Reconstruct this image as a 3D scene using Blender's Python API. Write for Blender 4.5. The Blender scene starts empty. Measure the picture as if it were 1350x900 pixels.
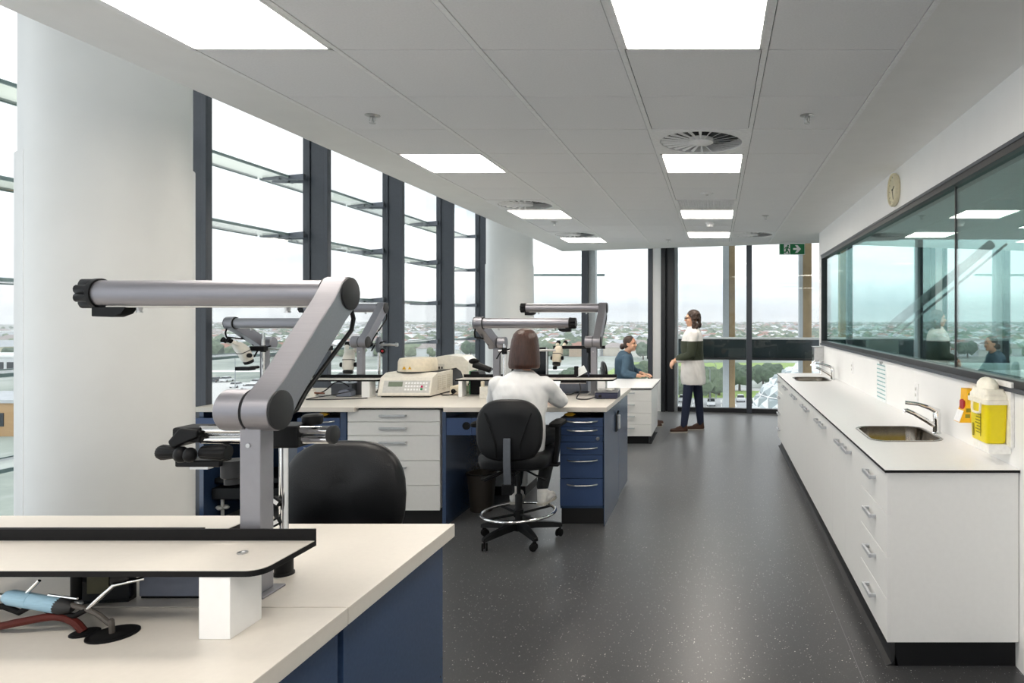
import bpy, bmesh, math, random
from mathutils import Vector, Matrix, noise as mnoise
random.seed(7)
LIGHT = 15.5; SKY = 1.5; EXPO = 0.42; HAZE = .0005
C = bpy.context.scene.collection
sc = bpy.context.scene
PI = math.pi
F = 900.0; CX = 944.0; CY = 420.0; H = 1.575      # focal length and principal point in pixels of the 1350x900 frame, eye height

def at(px, py, Y):
    return Vector(((px-CX)*Y/F, Y, H-(py-CY)*Y/F))

# ------------------------------------------------------------------ materials
def lin(c):
    if isinstance(c, str):
        c = [int(c[i:i+2], 16)/255 for i in (0, 2, 4)]
    return tuple(x/12.92 if x <= .04045 else ((x+.055)/1.055)**2.4 for x in c)

M = {}
def mat(name, col, rough=.5, metal=0., spec=.5, var=.06, scale=40., bump=0., stretch=(1, 1, 1), trans=0., coat=0., sss=0.):
    m = bpy.data.materials.new(name); m.use_nodes = True
    nt = m.node_tree; b = nt.nodes['Principled BSDF']
    c = lin(col)
    tc = nt.nodes.new('ShaderNodeTexCoord'); mp = nt.nodes.new('ShaderNodeMapping')
    mp.inputs['Scale'].default_value = stretch
    nz = nt.nodes.new('ShaderNodeTexNoise'); nz.inputs['Scale'].default_value = scale; nz.inputs['Detail'].default_value = 3
    nt.links.new(tc.outputs['Object'], mp.inputs['Vector']); nt.links.new(mp.outputs['Vector'], nz.inputs['Vector'])
    rp = nt.nodes.new('ShaderNodeValToRGB')
    rp.color_ramp.elements[0].position = .3; rp.color_ramp.elements[1].position = .7
    rp.color_ramp.elements[0].color = tuple(x*(1-var) for x in c)+(1,)
    rp.color_ramp.elements[1].color = tuple(min(1, x*(1+var)) for x in c)+(1,)
    nt.links.new(nz.outputs['Fac'], rp.inputs['Fac']); nt.links.new(rp.outputs['Color'], b.inputs['Base Color'])
    b.inputs['Roughness'].default_value = rough; b.inputs['Metallic'].default_value = metal
    b.inputs['Specular IOR Level'].default_value = spec
    b.inputs['Transmission Weight'].default_value = trans
    b.inputs['Coat Weight'].default_value = coat
    if sss: b.inputs['Subsurface Weight'].default_value = sss; b.inputs['Subsurface Radius'].default_value = (.02, .008, .005)
    if bump:
        bp = nt.nodes.new('ShaderNodeBump'); bp.inputs['Strength'].default_value = bump; bp.inputs['Distance'].default_value = .01
        nt.links.new(nz.outputs['Fac'], bp.inputs['Height']); nt.links.new(bp.outputs['Normal'], b.inputs['Normal'])
    M[name] = m
    return m

def glass(name, tint, base, edge, gloss=(1, 1, 1)):
    m = bpy.data.materials.new(name); m.use_nodes = True
    nt = m.node_tree; nt.nodes.remove(nt.nodes['Principled BSDF'])
    out = nt.nodes['Material Output']
    t = nt.nodes.new('ShaderNodeBsdfTransparent'); t.inputs['Color'].default_value = tint+(1,)
    g = nt.nodes.new('ShaderNodeBsdfGlossy'); g.inputs['Roughness'].default_value = 0; g.inputs['Color'].default_value = gloss+(1,)
    lw = nt.nodes.new('ShaderNodeLayerWeight'); lw.inputs['Blend'].default_value = .5
    pw = nt.nodes.new('ShaderNodeMath'); pw.operation = 'POWER'; pw.inputs[1].default_value = 4
    ma = nt.nodes.new('ShaderNodeMath'); ma.operation = 'MULTIPLY_ADD'; ma.inputs[1].default_value = edge; ma.inputs[2].default_value = base
    nt.links.new(lw.outputs['Facing'], pw.inputs[0]); nt.links.new(pw.outputs[0], ma.inputs[0])
    mx = nt.nodes.new('ShaderNodeMixShader')
    nt.links.new(ma.outputs[0], mx.inputs[0]); nt.links.new(t.outputs[0], mx.inputs[1]); nt.links.new(g.outputs[0], mx.inputs[2])
    nt.links.new(mx.outputs[0], out.inputs['Surface'])
    M[name] = m
    return m

def emit(name, col, s):
    m = bpy.data.materials.new(name); m.use_nodes = True
    nt = m.node_tree; b = nt.nodes['Principled BSDF']
    b.inputs['Base Color'].default_value = (.9, .9, .9, 1)
    b.inputs['Emission Color'].default_value = lin(col)+(1,); b.inputs['Emission Strength'].default_value = s
    M[name] = m
    return m

# ------------------------------------------------------------------ mesh builder
def basis(d):
    d = Vector(d).normalized()
    u = Vector((0, 0, 1)) if abs(d.z) < .9 else Vector((1, 0, 0))
    a = d.cross(u).normalized(); return a, d.cross(a).normalized(), d

def rrect(w, h, r, seg=5, cx=0., cy=0.):
    pts = []
    for k, (sx, sy) in enumerate(((1, 1), (-1, 1), (-1, -1), (1, -1))):
        for i in range(seg+1):
            a = PI/2*(k+i/seg)
            pts.append((cx+sx*(w/2-r)+r*math.cos(a), cy+sy*(h/2-r)+r*math.sin(a)))
    return pts

class MB:
    def __init__(s, off=(0, 0, 0), m=None):
        s.v = []; s.f = []; s.mi = []; s.k = 0; s.off = Vector(off); s.m = m
    def p(s, x):
        x = Vector(x)
        if s.m: x = s.m @ x
        s.v.append(x-s.off); return len(s.v)-1
    def face(s, idx): s.f.append(tuple(idx)); s.mi.append(s.k)
    def box(s, x0, x1, y0, y1, z0, z1):
        i = [s.p((x, y, z)) for z in (z0, z1) for y in (y0, y1) for x in (x0, x1)]
        for f in ((0, 2, 3, 1), (4, 5, 7, 6), (0, 1, 5, 4), (2, 6, 7, 3), (0, 4, 6, 2), (1, 3, 7, 5)): s.face([i[k] for k in f])
        return s
    def hexa(s, pts):            # eight corners: four below, the same four above
        i = [s.p(q) for q in pts]
        for f in ((3, 2, 1, 0), (4, 5, 6, 7), (0, 1, 5, 4), (1, 2, 6, 5), (2, 3, 7, 6), (3, 0, 4, 7)): s.face([i[k] for k in f])
        return s
    def loft(s, rings, cap0=True, cap1=True, close=True):
        n = len(rings[0]); ids = [[s.p(q) for q in r] for r in rings]
        for a, b in zip(ids, ids[1:]):
            for k in range(n if close else n-1): s.face((a[k], a[(k+1) % n], b[(k+1) % n], b[k]))
        if cap0: s.face(ids[0][::-1])
        if cap1: s.face(ids[-1])
        return s
    def cyl(s, p0, p1, r0, r1=None, seg=20):
        r1 = r0 if r1 is None else r1
        p0 = Vector(p0); p1 = Vector(p1); a, b, d = basis(p1-p0)
        cs = [(math.cos(2*PI*k/seg), math.sin(2*PI*k/seg)) for k in range(seg)]
        return s.loft([[p0+a*r0*c+b*r0*t for c, t in cs], [p1+a*r1*c+b*r1*t for c, t in cs]])
    def rev(s, p0, d, prof, seg=24, cap0=True, cap1=True):    # profile of (radius, distance along d)
        p0 = Vector(p0); a, b, d = basis(d)
        cs = [(math.cos(2*PI*k/seg), math.sin(2*PI*k/seg)) for k in range(seg)]
        return s.loft([[p0+d*h+a*r*c+b*r*t for c, t in cs] for r, h in prof], cap0, cap1)
    def tube(s, pts, r, seg=8, closed=False):
        pts = [Vector(q) for q in pts]; n = len(pts); rings = []
        rr = r if isinstance(r, (list, tuple)) else [r]*n
        prev = None
        for i in range(n):
            if closed: t = pts[(i+1) % n]-pts[i-1]
            else: t = pts[min(i+1, n-1)]-pts[max(i-1, 0)]
            t.normalize()
            if prev is None: a, b, _ = basis(t)
            else:
                a = prev-t*prev.dot(t); a.normalize(); b = t.cross(a)
            prev = a
            rings.append([pts[i]+a*rr[i]*math.cos(2*PI*k/seg)+b*rr[i]*math.sin(2*PI*k/seg) for k in range(seg)])
        if closed: rings.append(rings[0]); return s.loft(rings, False, False)
        return s.loft(rings)
    def prism(s, poly, ax, a0, a1):
        f = {'z': lambda q, t: (q[0], q[1], t), 'y': lambda q, t: (q[0], t, q[1]), 'x': lambda q, t: (t, q[0], q[1])}[ax]
        return s.loft([[f(q, a0) for q in poly], [f(q, a1) for q in poly]])
    def ell(s, c, r, seg=16, rings=10, rot=None):
        c = Vector(c); rows = []
        for i in range(1, rings):
            t = PI*i/rings
            row = [Vector((r[0]*math.sin(t)*math.cos(2*PI*k/seg), r[1]*math.sin(t)*math.sin(2*PI*k/seg), -r[2]*math.cos(t))) for k in range(seg)]
            rows.append([c+(rot @ q if rot else q) for q in row])
        b = Vector((0, 0, -r[2])); t = Vector((0, 0, r[2]))
        if rot: b = rot @ b; t = rot @ t
        ib = s.p(c+b); n0 = len(s.v); s.loft(rows, False, False); n1 = len(s.v); it = s.p(c+t)
        for k in range(seg):
            s.face((ib, n0+(k+1) % seg, n0+k)); s.face((it, n1-seg+k, n1-seg+(k+1) % seg))
        return s
    def cap(s, p0, p1, r0, r1, seg=12):       # tapered capsule
        p0 = Vector(p0); p1 = Vector(p1); L = (p1-p0).length
        prof = [(r0*math.sin(t), -r0*math.cos(t)) for t in (.25, .6, 1., 1.4)]+[(r1*math.sin(t), L-r1*math.cos(t)) for t in (1.75, 2.1, 2.5, 2.9)]
        return s.rev(p0, p1-p0, prof, seg)
    def build(s, name, m, parent=None, bev=0., smooth=40, seg=2):
        me = bpy.data.meshes.new(name); me.from_pydata([tuple(q) for q in s.v], [], s.f)
        ms = m if isinstance(m, (list, tuple)) else [m]
        for x in ms: me.materials.append(M[x])
        if len(ms) > 1:
            for poly, k in zip(me.polygons, s.mi): poly.material_index = k
        b = bmesh.new(); b.from_mesh(me); bmesh.ops.recalc_face_normals(b, faces=b.faces); b.to_mesh(me); b.free()
        if smooth:
            for q in me.polygons: q.use_smooth = True
            me.set_sharp_from_angle(angle=math.radians(smooth))
        o = bpy.data.objects.new(name, me); C.objects.link(o)
        if parent: o.parent = parent
        elif s.off.length: o.location = s.off
        if bev:
            md = o.modifiers.new('Bevel', 'BEVEL'); md.width = bev; md.segments = seg; md.limit_method = 'ANGLE'; md.angle_limit = .6
            md.harden_normals = True
        return o

def tag(o, label, cat, group=None, kind=None):
    o['label'] = label; o['category'] = cat
    if group: o['group'] = group
    if kind: o['kind'] = kind
    return o
def thing(name, label, cat, loc=(0, 0, 0), rz=0., group=None, kind=None):
    o = bpy.data.objects.new(name, None); C.objects.link(o); o.location = loc; o.rotation_euler = (0, 0, rz); o.empty_display_size = .1
    return tag(o, label, cat, group, kind)
def struct(o, label=None):
    o['kind'] = 'structure'
    if label: o['label'] = label
    return o
def dup(root, loc, rz=0., label=None, group=None, scale=None):
    def cp(o, par):
        c = o.copy(); C.objects.link(c)
        if par: c.parent = par
        for ch in o.children: cp(ch, c)
        return c
    r = cp(root, None); r.location = loc; r.rotation_euler = (0, 0, rz)
    if label: r['label'] = label
    if group: r['group'] = group
    if scale: r.scale = scale
    return r

def blob(name, add, m, parent=None, voxel=.007, smooth=6, off=(0, 0, 0)):
    """one continuous skin over overlapping volumes"""
    mb = MB(off=off); add(mb)
    me = bpy.data.meshes.new(name); me.from_pydata([tuple(q) for q in mb.v], [], mb.f)
    b = bmesh.new(); b.from_mesh(me); bmesh.ops.recalc_face_normals(b, faces=b.faces); b.to_mesh(me); b.free()
    t = bpy.data.objects.new('tmp', me); C.objects.link(t)
    r = t.modifiers.new('r', 'REMESH'); r.mode = 'VOXEL'; r.voxel_size = voxel
    s = t.modifiers.new('s', 'SMOOTH'); s.factor = .5; s.iterations = smooth
    dg = bpy.context.evaluated_depsgraph_get(); dg.update()
    nm = bpy.data.meshes.new_from_object(t.evaluated_get(dg)); nm.name = name
    bpy.data.objects.remove(t)
    nm.materials.clear()
    for x in (m if isinstance(m, (list, tuple)) else [m]): nm.materials.append(M[x])
    for q in nm.polygons: q.use_smooth = True
    o = bpy.data.objects.new(name, nm); C.objects.link(o)
    if parent: o.parent = parent
    return o
# ------------------------------------------------------------------ materials
mat('plaster', 'F4F4F2', .7, var=.015, scale=6)
mat('wall_paint', 'F6F6F5', .6, var=.01, scale=6)
mat('ceiling_tile', 'F3F3F4', .8, var=.03, scale=120, bump=.05)
mat('grid_white', 'FAFAFA', .5)
mat('column_paint', 'E6E7E5', .45, var=.015, scale=5)
mat('charcoal_frame', '41464F', .4, var=.05)
mat('black_frame', '1E2024', .4)
mat('steel_grey', 'BCC3C7', .45)
mat('louver_edge', '8FA3A5', .3)
mat('tan_column', 'A08A68', .6, var=.1, scale=8)
mat('dark_band', '2B3638', .15)
mat('white_lam', 'F1F1F1', .35, var=.01)
mat('cream_lam', 'DAD4CB', .38, var=.015, scale=60)
mat('cream_edge', 'D6CFC0', .45, var=.02)
mat('white_front', 'E9E9E7', .4, var=.012)
mat('black_edge', '0B0B0D', .5, spec=.2)
mat('blue_front', '384E76', .35, var=.05, scale=90)
mat('blue_panel', '354A6A', .24, spec=.8, var=.06, scale=90)
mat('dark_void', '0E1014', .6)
mat('kick_black', '0F0F10', .5)
mat('chrome', 'E8E8E8', .08, 1.)
mat('nickel', 'C9C9C9', .28, 1.)
mat('sink_steel', '827C73', .16, 1., stretch=(1, 12, 1), var=.1)
mat('alu', '95949A', .46, 1., var=.03, scale=200, stretch=(.05, 1, 1))
mat('alu_paint', '8E8E94', .42, .35, var=.03)
mat('joint_dark', '2B2C2E', .55, spec=.3, var=.03)
mat('black_plastic', '0E0F11', .45, spec=.22)
mat('black_rubber', '0A0A0B', .7, spec=.2)
mat('black_leather', '0E0F12', .40, spec=.35, var=.08, scale=300, bump=.12)
mat('black_fabric', '1E2023', .75, var=.1, scale=400, bump=.1)
mat('grey_metal', '6B7078', .45, .4)
mat('grey_blue', '767C8B', .5)
mat('micro_white', 'E2DFD6', .35)
mat('beige', 'E0D5BF', .45)
mat('beige_light', 'E6E1D6', .45)
mat('panel_grey', 'C9C8C4', .5)
mat('lcd', '76806F', .3)
mat('dark_glass', '14171B', .12)
mat('red', 'B02028', .4); mat('magenta', 'C21A58', .4); mat('green', '1F8A4C', .4); mat('yellow_item', 'D8A400', .5)
mat('exit_green', '0E7A45', .4); mat('white_paint', 'F3F3F3', .5)
mat('sharps_yellow', 'F2DD07', .4, var=.02); mat('tag_yellow', 'F2B705', .5); mat('label_dark', '8F8420', .6)
mat('lid_clear', 'F4EFDF', .35); mat('bracket', 'F0EFEC', .5)
mat('paper', 'EDF2F2', .7); mat('teal_line', '8CB6B8', .7)
mat('clock_cream', 'DCD4B6', .5); mat('clock_face', 'D5D5CC', .5); mat('grey_text', '7A7A78', .6)
mat('handpiece', '8DB0C4', .4, var=.08, scale=30, stretch=(1, 14, 14))
mat('cord_red', '4A1208', .6, spec=.3); mat('cord_black', '17181A', .55); mat('cord_grey', '4A4540', .5)
mat('switch', 'F4F4F4', .4)
mat('navy_device', '272B45', .4); mat('bin_grey', '3B3630', .6)
mat('cushion_red', 'B5532E', .6)

def floor_mat():
    m = bpy.data.materials.new('floor_vinyl'); m.use_nodes = True
    nt = m.node_tree; b = nt.nodes['Principled BSDF']; L = nt.links.new
    tc = nt.nodes.new('ShaderNodeTexCoord')
    nz = nt.nodes.new('ShaderNodeTexNoise'); nz.inputs['Scale'].default_value = 3; nz.inputs['Detail'].default_value = 6
    L(tc.outputs['Object'], nz.inputs['Vector'])
    r1 = nt.nodes.new('ShaderNodeValToRGB'); r1.color_ramp.elements[0].color = (.017, .017, .018, 1); r1.color_ramp.elements[1].color = (.028, .028, .029, 1)
    L(nz.outputs['Fac'], r1.inputs['Fac'])
    prev = r1.outputs['Color']
    for sc_, rad, thr, col in ((85, .16, .72, (.75, .73, .70, 1)), (140, .2, .7, (.14, .14, .135, 1)), (48, .14, .9, (.8, .76, .7, 1))):
        vo = nt.nodes.new('ShaderNodeTexVoronoi'); vo.inputs['Scale'].default_value = sc_; vo.inputs['Randomness'].default_value = 1
        L(tc.outputs['Object'], vo.inputs['Vector'])
        lt = nt.nodes.new('ShaderNodeMath'); lt.operation = 'LESS_THAN'; lt.inputs[1].default_value = rad
        L(vo.outputs['Distance'], lt.inputs[0])
        sp = nt.nodes.new('ShaderNodeSeparateColor'); L(vo.outputs['Color'], sp.inputs[0])
        gt = nt.nodes.new('ShaderNodeMath'); gt.operation = 'GREATER_THAN'; gt.inputs[1].default_value = thr
        L(sp.outputs[0], gt.inputs[0])
        mu = nt.nodes.new('ShaderNodeMath'); mu.operation = 'MULTIPLY'; L(lt.outputs[0], mu.inputs[0]); L(gt.outputs[0], mu.inputs[1])
        mx = nt.nodes.new('ShaderNodeMix'); mx.data_type = 'RGBA'
        L(mu.outputs[0], mx.inputs['Factor']); L(prev, mx.inputs[6]); mx.inputs[7].default_value = col
        prev = mx.outputs[2]
    L(prev, b.inputs['Base Color'])
    b.inputs['Roughness'].default_value = .33; b.inputs['Sheen Weight'].default_value = .45; b.inputs['Sheen Roughness'].default_value = .35; b.inputs['Specular IOR Level'].default_value = .6
    bp = nt.nodes.new('ShaderNodeBump'); bp.inputs['Strength'].default_value = .02; bp.inputs['Distance'].default_value = .004
    n2 = nt.nodes.new('ShaderNodeTexNoise'); n2.inputs['Scale'].default_value = 45; L(tc.outputs['Object'], n2.inputs['Vector'])
    L(n2.outputs['Fac'], bp.inputs['Height']); L(bp.outputs['Normal'], b.inputs['Normal'])
    M['floor'] = m
floor_mat()
glass('clear_glass', (.97, .985, .98), .02, .45)
glass('louver_glass', (.83, .85, .80), .05, .5)
glass('teal_glass', (.66, .83, .81), .24, .6, (.90, .99, .98))
emit('panel_light', 'FFF6EA', LIGHT)

# ------------------------------------------------------------------ floor, ceiling, walls
FYc = lambda x: 11.54-.19*x          # the slanting far facade
CEIL = 2.7; XL = -4.14; XW = 1.36; YB = -4.0; CE = -2.57
def ceil_end(x): return 10.62-.31*x
mb = MB(); mb.hexa([(XL-.2, YB-.2, -.12), (7, YB-.2, -.12), (7, FYc(7)+.15, -.12), (XL-.2, FYc(XL)+.15, -.12),
                    (XL-.2, YB-.2, 0), (7, YB-.2, 0), (7, FYc(7)+.15, 0), (XL-.2, FYc(XL)+.15, 0)])
struct(mb.build('floor', 'floor', smooth=0))
mb = MB()
for pts in (((.64, YB), (.643, YB), (.643, 8.6), (.64, 8.6)), ((-.86, 2.44), (.64, 2.44), (.64, 2.443), (-.86, 2.443)), ((-.70, 8.6), (-.697, 8.6), (-.6, 9.9), (-.603, 9.9))):
    mb.loft([[(x, y, .0002) for x, y in pts], [(x, y, .0008) for x, y in pts]])
mat('weld', '77777A', .5)
struct(mb.build('trim_11', 'weld', smooth=0))

# ceiling: plaster margin, lay-in tiles, tee grid
GX = [-2.19, -1.588, -.993, -.395, .205, .785]
rows = [2.856+.6*k for k in range(-11, 13)]
mb = MB()
def quad_slab(mb, pts, z0, z1): mb.loft([[(x, y, z0) for x, y in pts], [(x, y, z1) for x, y in pts]])
quad_slab(mb, [(CE, YB), (GX[0], YB), (GX[0], ceil_end(GX[0])), (CE, ceil_end(CE))], CEIL, CEIL+.05)
quad_slab(mb, [(GX[5], YB), (XW, YB), (XW, ceil_end(XW)), (GX[5], ceil_end(GX[5]))], CEIL, CEIL+.05)
quad_slab(mb, [(GX[0], rows[-1]), (GX[5], rows[-1]), (GX[5], ceil_end(GX[5])), (GX[0], ceil_end(GX[0]))], CEIL, CEIL+.05)
quad_slab(mb, [(XW, 9.0), (2.6, 9.0), (2.6, ceil_end(2.6)), (XW, ceil_end(XW))], CEIL, CEIL+.05)
quad_slab(mb, [(CE, YB), (CE+.06, YB), (CE+.06, ceil_end(CE)), (CE, ceil_end(CE))], CEIL+.05, 3.62)
quad_slab(mb, [(CE, ceil_end(CE)-.06), (7, ceil_end(7)-.06), (7, ceil_end(7)), (CE, ceil_end(CE))], CEIL+.05, 3.62)
ceiling = struct(mb.build('ceiling', 'plaster', smooth=0))
special = {}
R0 = 11                       # index of the row starting at Y = 2.856
for k in (-9, -5, -1, 3, 7, 11): special[(0, R0+k)] = 'light'
for k in (-9, -5, -1, 3, 7, 10): special[(3, R0+k)] = 'light'
special[(3, R0+2)] = special[(0, R0+6)] = special[(0, R0+10)] = special[(4, R0+10)] = 'vent'
special[(3, R0+6)] = 'grille'
mb = MB()
for i in range(5):
    for j in range(len(rows)-1):
        if (i, j) not in special: mb.box(GX[i]+.016, GX[i+1]-.016, rows[j]+.0035, rows[j+1]-.0035, CEIL, CEIL+.03)
mb.build('tile_field', 'ceiling_tile', ceiling, smooth=0)
mb = MB()
for x in GX: mb.box(x-.012, x+.012, YB, rows[-1], CEIL-.002, CEIL+.006)
mb.build('tile_grid', 'grid_white', ceiling, smooth=0)
mb = MB()
for y in rows: mb.box(GX[0], GX[5], y-.012, y+.012, CEIL+.012, CEIL+.02)
for x in GX: mb.box(x-.02, x+.02, YB, rows[-1], CEIL+.010, CEIL+.02)
mb.build('shadow_groove', 'joint_dark', ceiling, smooth=0)
mb = MB(); mb.box(XL-.2, 7, YB-.2, FYc(XL)+.3, 3.62, 3.75)
struct(mb.build('ceiling_upper', 'plaster', smooth=0))
mb = MB(); mb.box(XW+.12, 7, YB, 9.7, CEIL, CEIL+.05)
cr = struct(mb.build('ceiling_side', 'ceiling_tile', smooth=0))
mb = MB()
for k in range(9): mb.box(XW+.7+.6*k-.012, XW+.7+.6*k+.012, YB, 9.7, CEIL-.003, CEIL)
for k in range(22): mb.box(XW+.12, 7, YB+.6*k-.008, YB+.6*k+.008, CEIL-.002, CEIL)
mb.build('tile_grid', 'grid_white', cr, smooth=0)

# right wall with the internal window
WZ0, WZ1, WY0, WY1 = 1.24, 2.395, .6, 8.80
mb = MB()
mb.box(XW, XW+.12, YB, 9.0, 0, WZ0); mb.box(XW, XW+.12, YB, 9.0, WZ1, 3.62)
mb.box(XW, XW+.12, YB, WY0, WZ0, WZ1); mb.box(XW, XW+.12, WY1, 9.0, WZ0, WZ1)
struct(mb.build('wall_right', 'wall_paint', smooth=0))
mb = MB(); mb.box(XW-.006, XW+.11, WY0, WY1, WZ0, WZ0+.055); mb.box(XW-.006, XW+.11, WY0, WY1, WZ1-.055, WZ1)
mb.box(XW-.006, XW+.11, WY0, WY0+.05, WZ0, WZ1); mb.box(XW-.006, XW+.11, WY1-.05, WY1, WZ0, WZ1)
wf = struct(mb.build('window_1', 'black_frame', bev=.003))
mb = MB(); mb.box(XW-.022, XW-.006, WY0, WY1, WZ0, WZ0+.02); mb.box(XW-.012, XW-.006, WY0, WY1, WZ1-.02, WZ1)
mb.build('frame_bead', 'charcoal_frame', wf, bev=.002)
mb = MB(); mb.box(XW+.03, XW+.038, WY0+.05, 3.957, WZ0+.05, WZ1-.05); mb.box(XW+.03, XW+.038, 3.965, WY1-.05, WZ0+.05, WZ1-.05)
mb.build('pane', 'teal_glass', wf, smooth=0)
mb = MB(); mb.box(XW+.026, XW+.042, 3.955, 3.967, WZ0+.05, WZ1-.05)
mb.build('pane_joint', 'black_frame', wf, smooth=0)
# the side room behind it
mb = MB(); mb.box(7, 7.1, YB, FYc(7)+.2, 0, 3.62); struct(mb.build('wall_side_room', 'wall_paint', smooth=0))
mb = MB(); mb.box(XL-.2, 7.1, YB-.1, YB, 0, .3); mb.box(XL-.2, 7.1, YB-.1, YB, 2.68, 3.62)
for x in (XL-.2, -2.4, -.6, 1.2, 3., 4.8, 6.9): mb.box(x, x+.2, YB-.1, YB, .3, 2.68)  # unseen back wall, openings added between piers to let in extra daylight
struct(mb.build('wall_back_opened', 'wall_paint', smooth=0))
b = thing('side_room_bench', 'long pale workbench seen through the teal window glass', 'bench', (3.9, 6.6, 0))
mb = MB(off=(3.9, 6.6, 0)); mb.box(3.1, 4.7, 4.2, 9.0, .86, .9); mb.build('worktop', 'white_lam', b, bev=.004)
mb = MB(off=(3.9, 6.6, 0)); mb.box(3.2, 4.6, 4.3, 8.9, .1, .86); mb.build('carcass', 'white_front', b)
mb = MB(off=(3.9, 6.6, 0)); mb.box(3.25, 4.55, 4.35, 8.85, 0, .1); mb.build('kick', 'kick_black', b)
b = thing('slanted_brace', 'slanted pale steel brace seen through the teal window glass', 'brace', (2.55, 10.4, .0))
mb = MB(off=(2.55, 10.4, 0)); mb.tube([(2.45, 10.4, 1.28), (4.2, 10.4, 2.72)], .07, 10); mb.build('diagonal_tube', 'steel_grey', b)
mb = MB(off=(2.55, 10.4, 0)); mb.tube([(2.7, 10.45, 1.28), (4.45, 10.45, 2.72)], .02, 8); mb.build('diagonal_rod', 'steel_grey', b)
mb = MB(off=(2.55, 10.4, 0)); mb.box(2.3, 2.75, 10.28, 10.5, 0, 1.29); mb.build('pedestal', 'white_front', b)

# ------------------------------------------------------------------ left glass facade
FINS = [5.285+1.65*k for k in range(-5, 5)]
for n, y in enumerate(FINS):
    mb = MB(); mb.box(XL+.02, XL+.20, y, y+.055, 0, 3.62); mb.box(XL-.05, XL+.02, y-.015, y+.07, 0, 3.62); mb.box(XL+.165, XL+.2, y-.012, y, 0, 3.62)
    struct(mb.build('trim_%d' % (20+n), 'charcoal_frame', bev=.003))
ys = FINS+[FYc(XL)]
for n in range(len(ys)-1):
    y0, y1 = ys[n]+.07, ys[n+1]-.015
    mb = MB(); mb.box(XL-.04, XL+.05, y0, y1, 0, .06); mb.box(XL-.04, XL+.05, y0, y1, 3.55, 3.62)
    w = struct(mb.build('window_%d' % (10+n), 'charcoal_frame', bev=.003))
    mb = MB(); mb.box(XL-.012, XL, y0, y1, .06, 3.55); mb.build('pane', 'clear_glass', w, smooth=0)

# exterior sunshade shelves: one glass blade per bay and level, each on its two brackets
ordz = ['topmost', 'upper', 'middle', 'lower', 'lowest']
bays = ['behind the big near column', 'in the first bay right of the near column', 'in the second bay from the near column', 'in the third bay from the near column', 'beside the far column']
for bi in range(5):
    y0 = FINS[4+bi]+.03 if bi else 2.05+.03+1.65
    y0 = FINS[4+bi]+.03; y1 = y0+1.60
    for zi, z in enumerate((3.0, 2.42, 1.81, 1.235, .66)):
        if bi == 0: lab = 'glass sunshade blade outside, %s level, %s' % (ordz[zi], bays[0])
        else: lab = 'glass sunshade blade outside, %s level, %s' % (ordz[zi], bays[bi])
        t = thing('sunshade_blade', lab, 'sunshade', (-4.5, y0, z), 0, 'glass sunshade blades outside the left windows')
        mb = MB(); mb.box(-.15, .21, 0, y1-y0, -.008, .008); mb.build('glass_blade', 'louver_glass', t)
        mb = MB(); mb.box(-.16, -.145, 0, y1-y0, -.012, .012); mb.box(.205, .22, 0, y1-y0, -.012, .012); mb.build('edge_rail', 'louver_edge', t)
        for yy in (.05, y1-y0-.05):
            mb = MB(); mb.prism([(.36, -.03), (.36, .03), (-.05, -.01), (-.05, -.03)], 'y', yy-.02, yy+.02)
            mb.cyl((.12, yy-.045, -.02), (.12, yy+.045, -.02), .012, seg=8); mb.build('bracket', 'grey_metal', t)

# ------------------------------------------------------------------ far slanting facade
def fbox(mb, xa, xb, d0, d1, z0, z1):      # box along the slanting facade, d = depth beyond its line
    mb.hexa([(xa, FYc(xa)+d0, z0), (xb, FYc(xb)+d0, z0), (xb, FYc(xb)+d1, z0), (xa, FYc(xa)+d1, z0),
             (xa, FYc(xa)+d0, z1), (xb, FYc(xb)+d0, z1), (xb, FYc(xb)+d1, z1), (xa, FYc(xa)+d1, z1)])
def fx(px):                                 # where a sight line meets the facade line
    k = (px-CX)/F; return k*11.54/(1+.19*k)
fins = [(768, 776, .10), (855, 861, .12), (984, 991, .09), (1084, 1092, .1)]
for n, (a, c, d) in enumerate(fins):
    mb = MB(); fbox(mb, fx(a), fx(c), -d, .06, 0, 3.62); struct(mb.build('trim_%d' % (40+n), 'charcoal_frame', bev=.004))
mb = MB(); fbox(mb, fx(776.3), fx(785), -.02, .16, 0, 3.62); struct(mb.build('trim_50', 'steel_grey', bev=.003))
mb = MB(); fbox(mb, fx(861.3), fx(872), -.10, .3, 0, 3.62); struct(mb.build('wall_far', 'wall_paint', smooth=0))
mb = MB(); fbox(mb, fx(872.2), fx(878), -.16, .3, 0, 3.62); fbox(mb, fx(878), fx(881), -.10, .3, 0, 3.62); fbox(mb, fx(881), fx(889), -.14, .3, 0, 3.62)
struct(mb.build('trim_51', 'black_frame', bev=.004))
mb = MB(); fbox(mb, fx(889.3), fx(893.5), -.02, .2, 0, 3.62); struct(mb.build('trim_52', 'steel_grey', bev=.003))
spans = [(XL+.05, fx(768)), (fx(785), fx(855)), (fx(893.5), fx(984)), (fx(991), fx(1084)), (fx(1092), 3.2), (3.28, 5.0), (5.08, 7)]
for n, (a, c) in enumerate(spans):
    mb = MB(); fbox(mb, a, c, -.05, .06, 0, .075); fbox(mb, a, c, -.05, .06, 3.56, 3.62)
    w = struct(mb.build('window_%d' % (30+n), 'black_frame', bev=.003))
    mb = MB(); fbox(mb, a, c, .0, .012, .075, 3.56); mb.build('pane', 'clear_glass', w, smooth=0)
for n, x in enumerate((3.2, 5.0)):
    mb = MB(); fbox(mb, x, x+.08, -.1, .06, 0, 3.62); struct(mb.build('trim_%d' % (60+n), 'charcoal_frame', bev=.004))
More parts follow.
